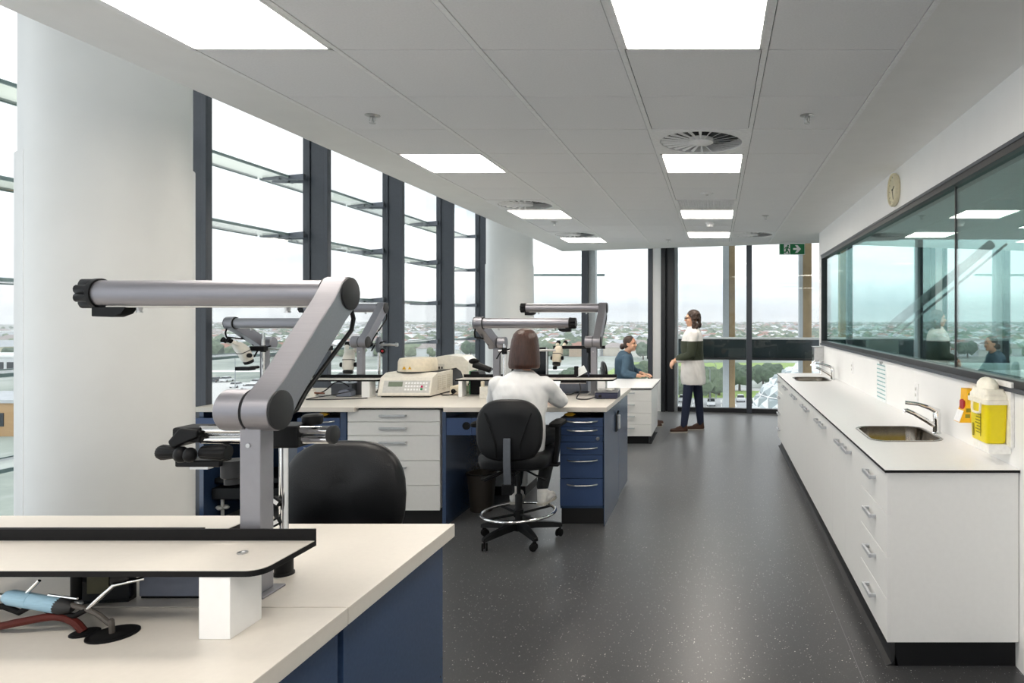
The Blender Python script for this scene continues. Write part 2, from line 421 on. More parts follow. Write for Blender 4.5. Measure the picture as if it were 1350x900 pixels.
# outside the far facade
def eb(px0, px1, y0, y1, Y): return ((px0-CX)*Y/F, (px1-CX)*Y/F, H-(y1-CY)*Y/F, H-(y0-CY)*Y/F)
t = thing('dark_sunshade_band', 'wide dark glass band running outside the far windows', 'sunshade', (.5, 12.9, 0))
mb = MB(off=(.5, 12.9, 0)); mb.hexa([(x, 12.6-.19*x+d, z) for z in (.86, 1.2) for x, d in ((-1.3, 0), (5, 0), (5, .06), (-1.3, .06))]); mb.build('glass_band', 'dark_band', t)
mb = MB(off=(.5, 12.9, 0)); mb.hexa([(x, 12.6-.19*x+d, z) for z in (1.2, 1.235) for x, d in ((-1.3, -.05), (5, -.05), (5, .1), (-1.3, .1))]); mb.build('top_rail', 'white_paint', t, bev=.003)
mb = MB(off=(.5, 12.9, 0)); mb.hexa([(x, 12.6-.19*x+d, z) for z in (.82, .86) for x, d in ((-1.3, -.03), (5, -.03), (5, .08), (-1.3, .08))]); mb.build('bottom_rail', 'black_frame', t, bev=.003)
for a, b_, c, lab in ((953, 961, 969, 'exterior post behind the standing woman, pale fin with tan steel column'), (1053, 1058, 1070, 'exterior post under the exit sign, pale fin with tan steel column')):
    Y = 13.3
    xa, xb, xc = [(q-CX)*Y/F for q in (a, b_, c)]
    t = thing('exterior_post', lab, 'post', (xb, Y, -16), 0, 'exterior posts outside the far windows')
    mb = MB(off=(xb, Y, -16)); mb.box(xa, xb, Y-.05, Y+.1, -16, 7); mb.build('pale_fin', 'steel_grey', t)
    mb = MB(off=(xb, Y, -16)); mb.box(xb, xc, Y-.02, Y+.2, -16, 7); mb.build('tan_column', 'tan_column', t, bev=.01)
t = thing('sunshade_blade', 'single thin sunshade blade outside the far window beside the white column', 'sunshade', (-2.7, 13.0, 2.40))
mb = MB(); mb.box(-1.0, .55, -.1, .1, -.012, .012); mb.build('glass_blade', 'louver_glass', t)
mb = MB(); mb.box(-1.0, .6, -.115, -.1, -.02, .02); mb.build('edge_rail', 'louver_edge', t)

# columns
for nm, x, y, r, lab in (('round_column', -3.45, 3.89, .385, 'massive round white column beside the near left windows'), ('round_column', -3.36, 11.12, .38, 'round white column in the far left corner by the glass')):
    t = thing(nm, lab, 'column', (x, y, 0))
    mb = MB(off=(x, y, 0)); mb.rev((x, y, 0), (0, 0, 1), [(r, 0), (r, 2.45)], 64); mb.build('lower_casing', 'column_paint', t)
    mb = MB(off=(x, y, 0)); mb.rev((x, y, 0), (0, 0, 1), [(r-.012, 2.45), (r-.012, 3.62)], 64); mb.build('upper_casing', 'column_paint', t)
    mb = MB(off=(x, y, 0)); a = math.radians(250); mb.cyl((x+r*math.cos(a), y+r*math.sin(a), 0), (x+r*math.cos(a), y+r*math.sin(a), 2.45), .0012, seg=6); mb.build('casing_seam', 'grid_white', t)
# ------------------------------------------------------------------ ceiling lights, vents, sprinklers
lname = {(0, -1): 'large square ceiling light at the near left, beside the plaster margin', (3, -1): 'large square ceiling light overhead, nearest in the middle row',
         (0, 3): 'square ceiling light in the left row, alone without a vent', (3, 3): 'square ceiling light right behind the big swirl vent', (0, 7): 'left row ceiling light behind the first left swirl vent',
         (3, 7): 'ceiling light behind the square eggcrate grille', (0, 11): 'left row ceiling light farthest away, behind the second left vent', (3, 10): 'farthest ceiling light in the middle row, near the far windows'}
vname = {(3, 2): 'big round swirl air vent in front of the middle ceiling light', (0, 6): 'round swirl air vent in the left row, nearer of two', (0, 10): 'round swirl air vent in the left row, farther of two', (4, 10): 'round swirl air vent near the exit sign'}
def make_light(i, k, lab, par=None):
    x0, x1 = GX[i]+.012, GX[i+1]-.012; y0 = 2.856+.6*k+.004; y1 = y0+.592
    t = thing('ceiling_light', lab, 'ceiling light', ((x0+x1)/2, (y0+y1)/2, CEIL), 0, 'square ceiling lights')
    hx, hy = (x1-x0)/2, (y1-y0)/2
    mb = MB(); 
    for a in ((-hx, hx, -hy, -hy+.014), (-hx, hx, hy-.014, hy), (-hx, -hx+.014, -hy, hy), (hx-.014, hx, -hy, hy)): mb.box(*a, -.004, .05)
    mb.box(-hx, hx, -hy, hy, .05, .06)
    mb.build('frame', 'grid_white', t)
    mb = MB(); mb.box(-hx+.014, hx-.014, -hy+.014, hy-.014, .004, .012); mb.build('diffuser', 'panel_light', t, smooth=0)
    return t
for (i, k), v in special.items():
    k -= R0
    if v == 'light':
        make_light(i, k, lname.get((i, k), 'unseen square ceiling light behind the camera, added to light the room'))  # unseen rows behind the camera repeat the spacing, added for room light
    elif v == 'vent':
        x = (GX[i]+GX[i+1])/2; y = 2.856+.6*k+.3
        t = thing('swirl_vent', vname[(i, k)], 'air vent', (x, y, CEIL), 0, 'round swirl air vents')
        mb = MB(); hx = (GX[i+1]-GX[i])/2-.012
        n = 48; outer = []; inner = []
        for q in range(n):
            a = 2*PI*q/n; c, s_ = math.cos(a), math.sin(a); m_ = max(abs(c), abs(s_))
            outer.append((hx*c/m_, .294*s_/m_)); inner.append((.262*c, .262*s_))
        mb.loft([[(a, b, .012) for a, b in outer], [(a, b, -.003) for a, b in outer], [(a, b, -.003) for a, b in inner], [(a*.99, b*.99, .05) for a, b in inner]], False, False)
        mb.build('face_plate', 'grid_white', t, smooth=0)
        mb = MB(); mb.rev((0, 0, .05), (0, 0, 1), [(.259, 0), (.259, .012)], 32); mb.build('plenum', 'black_plastic', t)
        mb = MB()
        for q in range(24):
            a = 2*PI*q/24; w = .052
            c, s_ = math.cos(a), math.sin(a)
            def pt(r, off, z): return (c*r-s_*off, s_*r+c*off, z)
            mb.loft([[pt(.075, -.003, -.002), pt(.075, .003, .002), pt(.255, .010, .005), pt(.255, -.010, -.003)], [pt(.075, -.003, -.001), pt(.075, .003, .003), pt(.255, .010, .006), pt(.255, -.010, -.002)]])
        mb.build('vane', 'grid_white', t, smooth=0)
        mb = MB(); mb.rev((0, 0, -.006), (0, 0, 1), [(.07, 0), (.078, .004), (.078, .03)], 32); mb.build('hub', 'grid_white', t)
    else:
        x0, x1 = GX[i]+.012, GX[i+1]-.012; y0 = 2.856+.6*k+.004; y1 = y0+.592
        t = thing('eggcrate_grille', 'square eggcrate return air grille in the middle ceiling row', 'air grille', ((x0+x1)/2, (y0+y1)/2, CEIL))
        hx, hy = (x1-x0)/2, (y1-y0)/2
        mb = MB()
        for a in ((-hx, hx, -hy, -hy+.02), (-hx, hx, hy-.02, hy), (-hx, -hx+.02, -hy, hy), (hx-.02, hx, -hy, hy)): mb.box(*a, -.004, .02)
        mb.build('frame', 'grid_white', t)
        mb = MB()
        for q in range(1, 24): mb.box(-hx+q*2*hx/24-.002, -hx+q*2*hx/24+.002, -hy, hy, 0, .03)
        for q in range(1, 14): mb.box(-hx, hx, -hy+q*2*hy/14-.002, -hy+q*2*hy/14+.002, 0, .03)
        mb.build('lattice', 'grid_white', t, smooth=0)
        mb = MB(); mb.box(-hx, hx, -hy, hy, .05, .06); mb.build('plenum', 'black_plastic', t)
# lights in the side room
for y, lab in ((3.3, 'square ceiling light of the side room, nearer one behind the glass'), (8.1, 'square ceiling light of the side room, farther one behind the glass')):
    t = thing('ceiling_light', lab, 'ceiling light', (4.0, y, CEIL-.004), 0, 'ceiling lights of the side room')
    mb = MB(); mb.box(-.3, .3, -.3, .3, -.006, .003); mb.build('frame', 'grid_white', t)
    mb = MB(); mb.box(-.28, .28, -.28, .28, -.009, -.006); mb.build('diffuser', 'panel_light', t, smooth=0)

def sprinkler(px, py, lab):
    Y = (CEIL-H)*F/(CY-py); x = (px-CX)*Y/F
    t = thing('sprinkler_head', lab, 'sprinkler', (x, Y, CEIL), 0, 'sprinkler heads')
    mb = MB(); mb.rev((0, 0, 0), (0, 0, -1), [(.04, 0), (.04, .003), (.026, .008), (.016, .009), (.014, -.01)], 20); mb.build('escutcheon', 'nickel', t)
    mb = MB(); mb.cyl((0, 0, .0), (0, 0, -.035), .006, seg=8); mb.tube([(-.012, 0, -.01), (-.014, 0, -.03), (0, 0, -.042), (.014, 0, -.03), (.012, 0, -.01)], .003, 6); mb.build('frame', 'nickel', t)
    mb = MB(); mb.rev((0, 0, -.042), (0, 0, -1), [(.016, 0), (.016, .003)], 12); mb.build('deflector', 'nickel', t)
for a in ((491, 152, 'sprinkler head in the left ceiling row, nearest'), (1064, 152, 'sprinkler head in the right ceiling row, nearest'), (731, 292, 'sprinkler head behind the first left ceiling light'),
          (1009, 284, 'sprinkler head in the right ceiling row, farther one'), (881, 316, 'tiny sprinkler head near the far ceiling edge')): sprinkler(*a)
def disc(px, py, r, h, nm, lab, cat):
    Y = (CEIL-H)*F/(CY-py); x = (px-CX)*Y/F
    t = thing(nm, lab, cat, (x, Y, CEIL))
    mb = MB(); mb.rev((0, 0, 0), (0, 0, -1), [(r, 0), (r, h*.4), (r*.8, h*.5), (r*.75, h), (r*.3, h*1.05)], 24); mb.build('housing', 'white_paint', t)
    mb = MB(); mb.rev((0, 0, -h*1.03), (0, 0, -1), [(r*.25, 0), (r*.2, .004)], 16); mb.build('sensor', 'panel_grey', t)
disc(932, 255, .06, .012, 'ceiling_sensor', 'flat white disc sensor between ceiling light and grille', 'sensor')
disc(936, 293, .05, .05, 'smoke_detector', 'white domed smoke detector in the middle ceiling row', 'smoke detector')

# exit sign
Y = 10.1; x0, x1, z0, z1 = eb(1028, 1060.5, 321.5, 335, Y)
t = thing('exit_sign', 'green exit sign with running figure and white arrow hanging at the far ceiling edge', 'sign', ((x0+x1)/2, Y, CEIL))
o_ = ((x0+x1)/2, Y, CEIL)
mb = MB(off=o_); mb.box(x0-.008, x1+.008, Y, Y+.03, z0-.006, z1+.02); mb.box((x0+x1)/2-.03, (x0+x1)/2+.03, Y+.005, Y+.025, z1+.02, CEIL); mb.build('housing', 'white_paint', t, bev=.003)
mb = MB(off=o_); mb.box(x0, x1, Y-.004, Y, z0, z1); mb.build('face', 'exit_green', t, smooth=0)
w, h = x1-x0, z1-z0
def P(u, v): return (x0+u*w, z0+v*h)
mb = MB(off=o_); mb.prism([P(.17, .03), P(.42, .03), P(.42, .97), P(.17, .97)], 'y', Y-.007, Y-.004); mb.build('doorway_mark', 'white_paint', t, smooth=0)
mb = MB(off=o_)
mb.cyl((P(.335, .82)[0], Y-.010, P(.335, .82)[1]), (P(.335, .82)[0], Y-.007, P(.335, .82)[1]), .014, seg=12)
def seg2(a, b_, wd):
    a = Vector(P(*a)); b_ = Vector(P(*b_)); n = (b_-a).normalized(); n = Vector((-n.y, n.x))*wd
    mb.prism([a+n, b_+n, b_-n, a-n], 'y', Y-.010, Y-.007)
for a, b_, wd in (((.32, .72), (.27, .42), .013), ((.32, .68), (.40, .5), .006), ((.31, .70), (.24, .66), .006), ((.24, .66), (.20, .5), .006), ((.28, .45), (.34, .28), .009), ((.34, .28), (.38, .05), .008), ((.27, .42), (.25, .2), .009), ((.25, .2), (.15, .2), .008)): seg2(a, b_, wd)
mb.build('running_figure', 'exit_green', t, smooth=0)
mb = MB(off=o_); mb.prism([P(.54, .42), P(.54, .6), P(.70, .6), P(.62, .88), P(.72, .88), P(.86, .51), P(.72, .14), P(.62, .14), P(.70, .42)], 'y', Y-.008, Y-.004); mb.build('arrow', 'white_paint', t, smooth=0)

# wall clock
c_ = Vector((XW, 5.15, 2.545))
t = thing('wall_clock', 'round cream wall clock above the internal window', 'clock', c_)
mb = MB(); mb.rev((0, 0, 0), (-1, 0, 0), [(.115, 0), (.125, .012), (.125, .03), (.118, .04), (.108, .04), (.105, .028)], 40); mb.build('rim', 'clock_cream', t)
mb = MB(); mb.rev((-.024, 0, 0), (-1, 0, 0), [(.106, 0), (.106, .003)], 40); mb.build('dial', 'clock_face', t)
mb = MB()
for q in range(12):
    a = PI*q/6; mb.cyl((-.028, .088*math.sin(a), .088*math.cos(a)), (-.028, .10*math.sin(a), .10*math.cos(a)), .0025, seg=6)
mb.build('hour_marks', 'grey_text', t)
mb = MB(); mb.tube([(-.030, 0, 0), (-.030, -.045, .02)], .003, 6); mb.build('hour_hand', 'joint_dark', t)
mb = MB(); mb.tube([(-.032, 0, 0), (-.032, -.03, -.075)], .002, 6); mb.cyl((-.028, 0, 0), (-.035, 0, 0), .006, seg=10); mb.build('minute_hand', 'joint_dark', t)
# ------------------------------------------------------------------ right-hand wash bench
BX0, BY0, BY1 = .767, 3.06, 8.48
mat('handle_silver', 'C2C5C9', .32, .5)
def d_handle(nm, t, c, L, axis='y', out=-1, r=.006, m='nickel'):
    """square-ended bar handle along y, standing off towards -x (or along x towards -y)"""
    mb = MB(); c = Vector(c)
    if axis == 'y':
        for s_ in (-1, 1): mb.box(c.x+out*.028, c.x, c.y+s_*L/2-(.016 if s_ > 0 else 0), c.y+s_*L/2+(.016 if s_ < 0 else 0), c.z-.008, c.z+.008)
        mb.box(c.x+out*.034, c.x+out*.022, c.y-L/2, c.y+L/2, c.z-.009, c.z+.009)
    else:
        for s_ in (-1, 1): mb.box(c.x+s_*L/2-(.012 if s_ > 0 else 0), c.x+s_*L/2+(.012 if s_ < 0 else 0), c.y+out*.028, c.y, c.z-.006, c.z+.006)
        mb.box(c.x-L/2, c.x+L/2, c.y+out*.034, c.y+out*.022, c.z-.008, c.z+.008)
    return mb.build(nm, m, t, bev=.002)
def arc_handle(nm, t, c, L, m='nickel'):
    mb = MB(); c = Vector(c); pts = []
    for q in range(13):
        u = q/12*2-1
        pts.append((c.x+u*L/2, c.y-.028*(1-abs(u)**4), c.z-.004*(1-u*u)))
    mb.tube(pts, .0055, 8); return mb.build(nm, m, t)

def wash_unit(y0, y1, kind, lab, end=False):
    t = thing('base_cabinet', lab, 'cabinet', (BX0, y0, 0), 0, 'white base cabinets under the wash bench')
    W = y1-y0; D = XW-BX0
    mb = MB(); mb.box(.02, D-.004, .018 if end else .001, W-.001, .125, .886 if kind == 'drawers' else .72); mb.build('carcass', 'white_front', t)
    if end:
        mb = MB(); mb.box(.0, D-.004, 0, .017, .125, .886); mb.build('end_panel', 'white_front', t, bev=.001)
    a = .001 if not end else .002; b = W-.002
    if kind == 'drawers':
        zs = [.1255, .316, .507, .697, .884]
        for z0, z1 in zip(zs, zs[1:]):
            mb = MB(); mb.box(-.0, .018, a, b, z0+.002, z1-.002)
            if end: mb = MB(); mb.box(-.001, .0185, -.001, b, z0+.002, z1-.002)
            d = mb.build('drawer', 'white_front', t, bev=.0015)
            d_handle('handle', d, (-.001, W*.52, z1-.068), .16, m='handle_silver')
    else:
        for s_ in (0, 1):
            y_a, y_b = (a, W/2-.0015) if s_ == 0 else (W/2+.0015, b)
            mb = MB(); mb.box(0, .018, y_a, y_b, .1275, .882); d = mb.build('door', 'white_front', t, bev=.0015)
            d_handle('handle', d, (-.001, W/2+(.12 if s_ else -.12), .818), .16, m='handle_silver')
    return t
wash_unit(3.06, 3.62, 'drawers', 'white four-drawer base cabinet at the near end of the wash bench', True)
yc = [3.62, 4.50, 5.38, 6.22, 7.06, 7.92]
wl = ['white double-door cabinet beneath the near sink, next to the near drawers', 'second white double-door cabinet counting from the near sink', 'third white double-door cabinet, mid-length of the wash bench', 'fourth white double-door cabinet, before the far sink', 'white double-door cabinet beneath the far sink']
for n in range(5): wash_unit(yc[n], yc[n+1], 'doors', wl[n])
wash_unit(7.92, 8.48, 'drawers', 'white four-drawer base cabinet at the far end of the wash bench')
mb = MB(); mb.box(BX0+.045, XW, BY0+.04, BY1, .0, .125)
mb.loft([[(BX0+.045, y, .06), (BX0+.043, y, .03), (BX0+.03, y, .01), (BX0+.005, y, .001), (BX0+.06, y, .001)] for y in (BY0+.04, BY1)])
mat('kick_vinyl', '151618', .5, spec=.25, var=.2, scale=500)
struct(mb.build('baseboard_right', 'kick_vinyl', smooth=30))

# worktop with two sink cut-outs
SINKS = [(1.065, 4.01, .39, .50), (1.065, 7.62, .36, .52)]
def holed_obj(nm, m, z0, z1, x0, x1, y0, y1, holes, parent, off):
    """a slab with rounded openings: a ring of quads round every opening and plain strips between them"""
    mb = MB(off=off); ylast = y0
    for cx, cy, w, d in holes:
        hl = rrect(w, d, .09, 6, cx, cy); mx, my = w/2-.09+.09*.70711, d/2-.09+.09*.70711; k = 1.16
        hw, hd = k*mx, k*my; hw = min(hw, x1-cx-.001); hd = hw*my/mx
        ring = []
        for x, y in hl: q = max(abs(x-cx)/hw, abs(y-cy)/hd); ring.append((cx+(x-cx)/q, cy+(y-cy)/q))
        lo = lambda P_, z: [(x, y, z) for x, y in P_]
        mb.loft([lo(hl, z0), lo(hl, z1), lo(ring, z1), lo(ring, z0), lo(hl, z0)], False, False)
        mb.box(x0, x1, ylast, cy-hd, z0, z1); mb.box(x0, cx-hw, cy-hd, cy+hd, z0, z1); mb.box(cx+hw, x1, cy-hd, cy+hd, z0, z1); ylast = cy+hd
    mb.box(x0, x1, ylast, y1, z0, z1)
    return mb.build(nm, m, parent, smooth=0)
t = thing('wash_bench_worktop', 'long white worktop with thin black edge and two sinks', 'worktop', (BX0, BY0, .887))
off = (BX0, BY0, .887)
holed_obj('edge_slab', 'black_edge', .887, .8985, BX0-.012, XW-.002, BY0-.012, BY1, SINKS, t, off)
holed_obj('top_surface', 'white_lam', .8985, .9005, BX0-.0115, XW-.002, BY0-.0115, BY1-.001, SINKS, t, off)
for n, (x, y, w, d) in enumerate(SINKS):
    s_ = thing('inset_sink', ['rounded stainless steel sink inset near the yellow container', 'rounded stainless steel sink at the far end of the wash bench'][n], 'sink', (x, y, .9), 0, 'inset steel sinks')
    R = lambda e, z, r: [(a, b, z) for a, b in rrect(w+e, d+e, r, 6)]
    mb = MB(); mb.loft([R(.03, .001, .1), R(.03, .004, .1), R(.0, .005, .085), R(-.012, .001, .08), R(-.02, -.10, .075), R(-.06, -.135, .06), R(-.2, -.14, .03)], False, True); mb.build('bowl', 'sink_steel', s_)
    mb = MB(); mb.rev((0, 0, -.139), (0, 0, 1), [(.04, 0), (.036, .003), (.012, .001)], 20); mb.build('waste', 'nickel', s_)
def mixer(x, y, lab, rz=0):
    t = thing('mixer_tap', lab, 'tap', (x, y, .9005), rz, 'chrome mixer taps')
    mb = MB(); mb.rev((0, 0, 0), (0, 0, 1), [(.027, 0), (.027, .004), (.023, .008), (.022, .075), (.024, .085), (.024, .115), (.018, .128)], 24); mb.build('body', 'chrome', t)
    mb = MB(); mb.tube([(-.01, 0, .045), (-.06, 0, .075), (-.13, 0, .115), (-.175, 0, .135), (-.19, 0, .133), (-.195, 0, .122)], [.017, .014, .012, .012, .0115, .0115], 12); mb.build('spout', 'chrome', t)
    mb = MB(); mb.tube([(.01, 0, .125), (-.04, 0, .150), (-.11, 0, .172), (-.185, 0, .182)], [.02, .014, .010, .011], 10); mb.build('lever', 'chrome', t)
    return t
mixer(1.30, 4.02, 'chrome lever mixer tap at the near sink')
mixer(1.29, 7.55, 'chrome lever mixer tap at the far sink')
t = thing('swan_neck_tap', 'small chrome swan-neck tap at the far corner of the wash bench', 'tap', (1.28, 8.33, .9005))
mb = MB(); mb.rev((0, 0, 0), (0, 0, 1), [(.022, 0), (.018, .01), (.014, .06)], 16); mb.build('body', 'chrome', t)
mb = MB(); mb.tube([(0, 0, .05), (0, 0, .12), (-.02, 0, .16), (-.07, 0, .165), (-.13, 0, .10)], .009, 10); mb.build('spout', 'chrome', t)
mb = MB(); mb.cyl((-.005, 0, .05), (-.05, -.03, .06), .006, seg=8); mb.build('lever', 'chrome', t)

# wall-mounted things over the bench
for y, z, lab in ((4.62, 1.08, 'white wall switch between the near tap and the paper chart'), (6.8, 1.09, 'white wall switch beyond the paper chart, nearer the far sink')):
    t = thing('wall_switch', lab, 'switch', (XW, y, z), 0, 'white wall switches')
    mb = MB(); mb.box(-.009, 0, -.036, .036, -.058, .058); mb.build('plate', 'switch', t, bev=.003)
    for q in (-.02, .02): mb = MB(); mb.box(-.013, -.009, -.008, .008, q-.01, q+.01); mb.build('rocker', 'panel_grey', t, bev=.001)
t = thing('wall_chart', 'small lined paper chart fixed to the wall above the bench', 'chart', (XW, 5.6, 1.055))
mb = MB(); mb.box(-.006, 0, -.15, .15, -.155, .155); mb.build('sheet', 'paper', t)
mb = MB()
for q in range(9): mb.box(-.0075, -.006, -.14, .14, -.13+q*.033, -.122+q*.033)
mb.build('ruled_lines', 'teal_line', t, smooth=0)
mb = MB(); mb.box(-.014, 0, -.03, .03, .145, .17); mb.build('clip', 'nickel', t, bev=.002)
t = thing('towel_dispenser', 'small brushed steel dispenser at the far end of the right wall', 'dispenser', (XW, 8.72, 1.03))
mb = MB(); mb.box(-.12, .003, -.09, .09, 0, .185); mb.build('body', 'nickel', t, bev=.006)
mb = MB(); mb.box(-.126, -.118, -.02, .02, .05, .09); mb.build('slot', 'joint_dark', t)
mb = MB(); mb.box(-.13, 0, -.095, .095, .185, .192); mb.build('lid', 'nickel', t, bev=.002)

t = thing('sharps_container', 'yellow sharps container with translucent lid on wall bracket', 'sharps container', (XW, 3.24, .985))
mb = MB(); mb.box(-.02, 0, -.135, .12, .0, .30); mb.box(-.105, -.0, -.10, .10, -.035, .012); mb.build('wall_bracket', 'bracket', t, bev=.006)
mb = MB(); mb.loft([[(x-.068, y, z) for x, y in rrect(w, d, .02, 4)] for z, w, d in ((.014, .088, .185), (.02, .094, .192), (.20, .104, .214), (.205, .104, .214))]); mb.build('tub', 'sharps_yellow', t)
mb = MB(); mb.loft([[(x-.068, y, z) for x, y in rrect(w, d, .022, 4)] for z, w, d in ((.195, .122, .232), (.214, .122, .232), (.216, .108, .218), (.236, .106, .214), (.24, .1, .2), (.262, .09, .17))]); lid = mb.build('lid', 'lid_clear', t)
mb = MB(); mb.loft([[(-.068+a*(.045-.01*q), .01+b*(.085), .258) if q == 0 else (-.068+a*.045*math.cos(q*.5), .01+b*.09*math.cos(q*.42), .258+.055*math.sin(q*.5)) for a, b in [(math.cos(u*PI/8), math.sin(u*PI/8)) for u in range(16)]] for q in range(0, 4)]); mb.build('drop_flap', 'lid_clear', lid)
mb = MB(); mb.tube([(-.132, -.07, .2), (-.134, -.068, .155), (-.134, -.03, .15), (-.134, .02, .15), (-.134, .03, .165), (-.132, .032, .2)], .006, 8); mb.build('carry_loop', 'lid_clear', t)
mb = MB()
for q, (a, b) in enumerate(((-.01, .06), (-.01, .05), (0, .055), (-.01, .06), (0, .04), (-.01, .055), (0, .05))): mb.box(-.1212, -.1190, a-.035, b-.035, .138-q*.014, .142-q*.014)
mb.box(-.1212, -.1190, -.042, -.038, .04, .15); mb.box(-.1212, -.1190, .045, .06, .03, .09)
mb.build('printed_label', 'label_dark', t, smooth=0)
t = thing('yellow_dispenser_box', 'small yellow wedge box with red badge beside the sharps container', 'dispenser', (XW, 3.62, 1.03))
mb = MB(); mb.prism([(.003, .175), (-.045, .175), (-.05, .09), (-.085, .0), (.003, .0)], 'y', -.045, .045); mb.build('case', 'tag_yellow', t, bev=.002)
mb = MB(); mb.hexa([(-.086, -.042, .004), (-.086, .042, .004), (-.084, .042, .004), (-.084, -.042, .004), (-.064, -.042, .062), (-.064, .042, .062), (-.062, .042, .062), (-.062, -.042, .062)]); mb.build('white_foot', 'white_paint', t, smooth=0)
mb = MB(); mb.prism([(.0, .12), (-.028, .112), (-.032, .075), (0, .06), (.03, .075), (.028, .112)], 'x', -.0585, -.05); mb.build('red_badge', 'red', t, smooth=0)
mb = MB(); mb.box(-.05, -.02, -.0462, -.0452, .055, .075); mb.box(-.055, -.03, -.0462, -.0452, .025, .045); mb.box(-.04, -.025, -.0462, -.0452, .14, .155); mb.build('printed_mark', 'label_dark', t, smooth=0)

# ------------------------------------------------------------------ work benches on the left
ZT = ZN = .885; TH = .045
def top(lab, x0, x1, y0, y1, th=None, m='cream_lam', z=None, name='bench_worktop'):
    th = th or TH; z = z or ZT
    t = thing(name, lab, 'worktop', (x0, y0, z-th), 0)
    mb = MB(); mb.box(0, x1-x0, 0, y1-y0, .002, th); mb.build('top_slab', m, t, bev=.002)
    return t
# near bench (bottom left corner)
NX = -.880
top('cream worktop of the nearest bench, half towards the black chair', -1.54, NX, 1.636, 2.30)
top('cream worktop strip of the nearest bench running on past the lamp post', -3.0, -1.542, 1.636, 2.385)
top('cream worktop of the nearest bench, half towards the viewer', -3.0, NX, .85, 1.633)
def panel(lab, x0, x1, y0, y1, z0, z1, m='blue_panel', name='bench_end_panel', extra=None):
    t = thing(name, lab, 'panel', ((x0+x1)/2, (y0+y1)/2, z0), 0)
    mb = MB(off=t.location); mb.box(x0, x1, y0, y1, z0, z1); mb.build('board', m, t, bev=.002)
    return t
p1 = panel('dark blue end panel of the nearest bench, part towards the black chair', -.93, -.908, 1.665, 2.27, .0, ZT-TH)
panel('dark blue end panel of the nearest bench, part towards the viewer', -.93, -.908, .88, 1.640, .0, ZT-TH)
mb = MB(off=p1.location); mb.cyl((-.912, 1.755, .30+.275), (-.904, 1.755, .30+.275), .036); mb.build('cable_port', 'black_rubber', p1)
t = thing('bench_carcass', 'dark recessed carcass inside the nearest bench', 'bench carcass', (-2, 1.65, 0))
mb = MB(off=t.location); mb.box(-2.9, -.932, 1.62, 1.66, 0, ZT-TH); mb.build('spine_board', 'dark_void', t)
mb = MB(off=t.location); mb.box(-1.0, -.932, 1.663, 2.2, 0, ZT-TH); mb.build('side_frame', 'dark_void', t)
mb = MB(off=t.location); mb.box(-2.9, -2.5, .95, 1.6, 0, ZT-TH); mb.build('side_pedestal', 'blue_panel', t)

# middle bench
ZT = .910; TH = .038
MY0, MY1, MX = 5.13, 6.58, -.822
top('cream worktop of the middle bench at its left end by the window', -3.93, -2.722, MY0, MY1)
top('cream worktop under the beige centrifuge', -2.72, -2.052, MY0+.025, MY1, .013)
top('cream worktop where the woman in white works', -2.05, MX, MY0, MY1)
FY = 5.19                                # front plane of the middle bench
def zz(y): return H-(y-CY)*FY/F
def xx(px): return (px-CX)*FY/F
# white five-drawer cabinet
t = thing('white_drawer_cabinet', 'white five-drawer cabinet built into the middle bench', 'cabinet', (xx(458), FY, 0))
W = xx(580)-xx(458)
mb = MB(); mb.box(0, W, .018, .62, .13, ZT-.035); mb.build('carcass', 'white_front', t)
zs = [zz(q) for q in (673, 640, 607, 574, 556, 539.5)]
for z0, z1 in zip(zs, zs[1:]):
    mb = MB(); mb.box(.001, W-.001, 0, .018, z0+.002, z1-.002); d = mb.build('drawer', 'white_front', t, bev=.0015)
    d_handle('handle', d, (W*.5, 0, z1-.045 if z1-z0 < .13 else z1-.05), .2, 'x', m='handle_silver')
mb = MB(); mb.box(.01, W-.0, .05, .62, 0, .13); mb.build('kick', 'kick_black', t)
mb = MB(); mb.box(0, W, .006, .6, ZT-.026, ZT-.013); mb.build('shadow_gap', 'black_edge', t)
# blue drawer units
def blue_unit(lab, x0, x1, group):
    t = thing('blue_drawer_unit', lab, 'drawer unit', (x0, FY, 0), 0, group)
    W = x1-x0
    mb = MB(); mb.box(0, W, .02, .6, .13, zz(551)); mb.build('carcass', 'blue_panel', t)
    bd = [(551, 562), (562.6, 573.4), (574, 582), (582.6, 599), (599.6, 630), (630.6, 666.6)]
    for n, (ya, yb) in enumerate(bd):
        mb = MB(); mb.box(.001, W-.001, 0, .02, zz(yb), zz(ya)); d = mb.build('drawer', 'blue_front', t, bev=.0015)
        zc = {0: 555.2, 1: 566.7, 3: 590, 4: 606.5, 5: 638.5}.get(n)
        if zc: arc_handle('handle', d, (W*.52, 0, zz(zc)), .23)
        else: mb = MB(); mb.rev((W*.88, .0, zz(578)), (0, -1, 0), [(.014, 0), (.014, .006), (.011, .009)], 16); mb.build('lock', 'nickel', d)
    mb = MB(); mb.box(0, W, .06, .58, 0, .13); mb.build('kick', 'kick_black', t)
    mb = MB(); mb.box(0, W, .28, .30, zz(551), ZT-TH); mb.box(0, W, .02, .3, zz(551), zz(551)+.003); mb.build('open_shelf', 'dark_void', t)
    return t
blue_unit('dark blue drawer unit right of the seated woman', xx(738), xx(795), 'blue drawer units')
blue_unit('blue drawer unit left of the white five-drawer cabinet', xx(391.5), xx(448), 'blue drawer units')
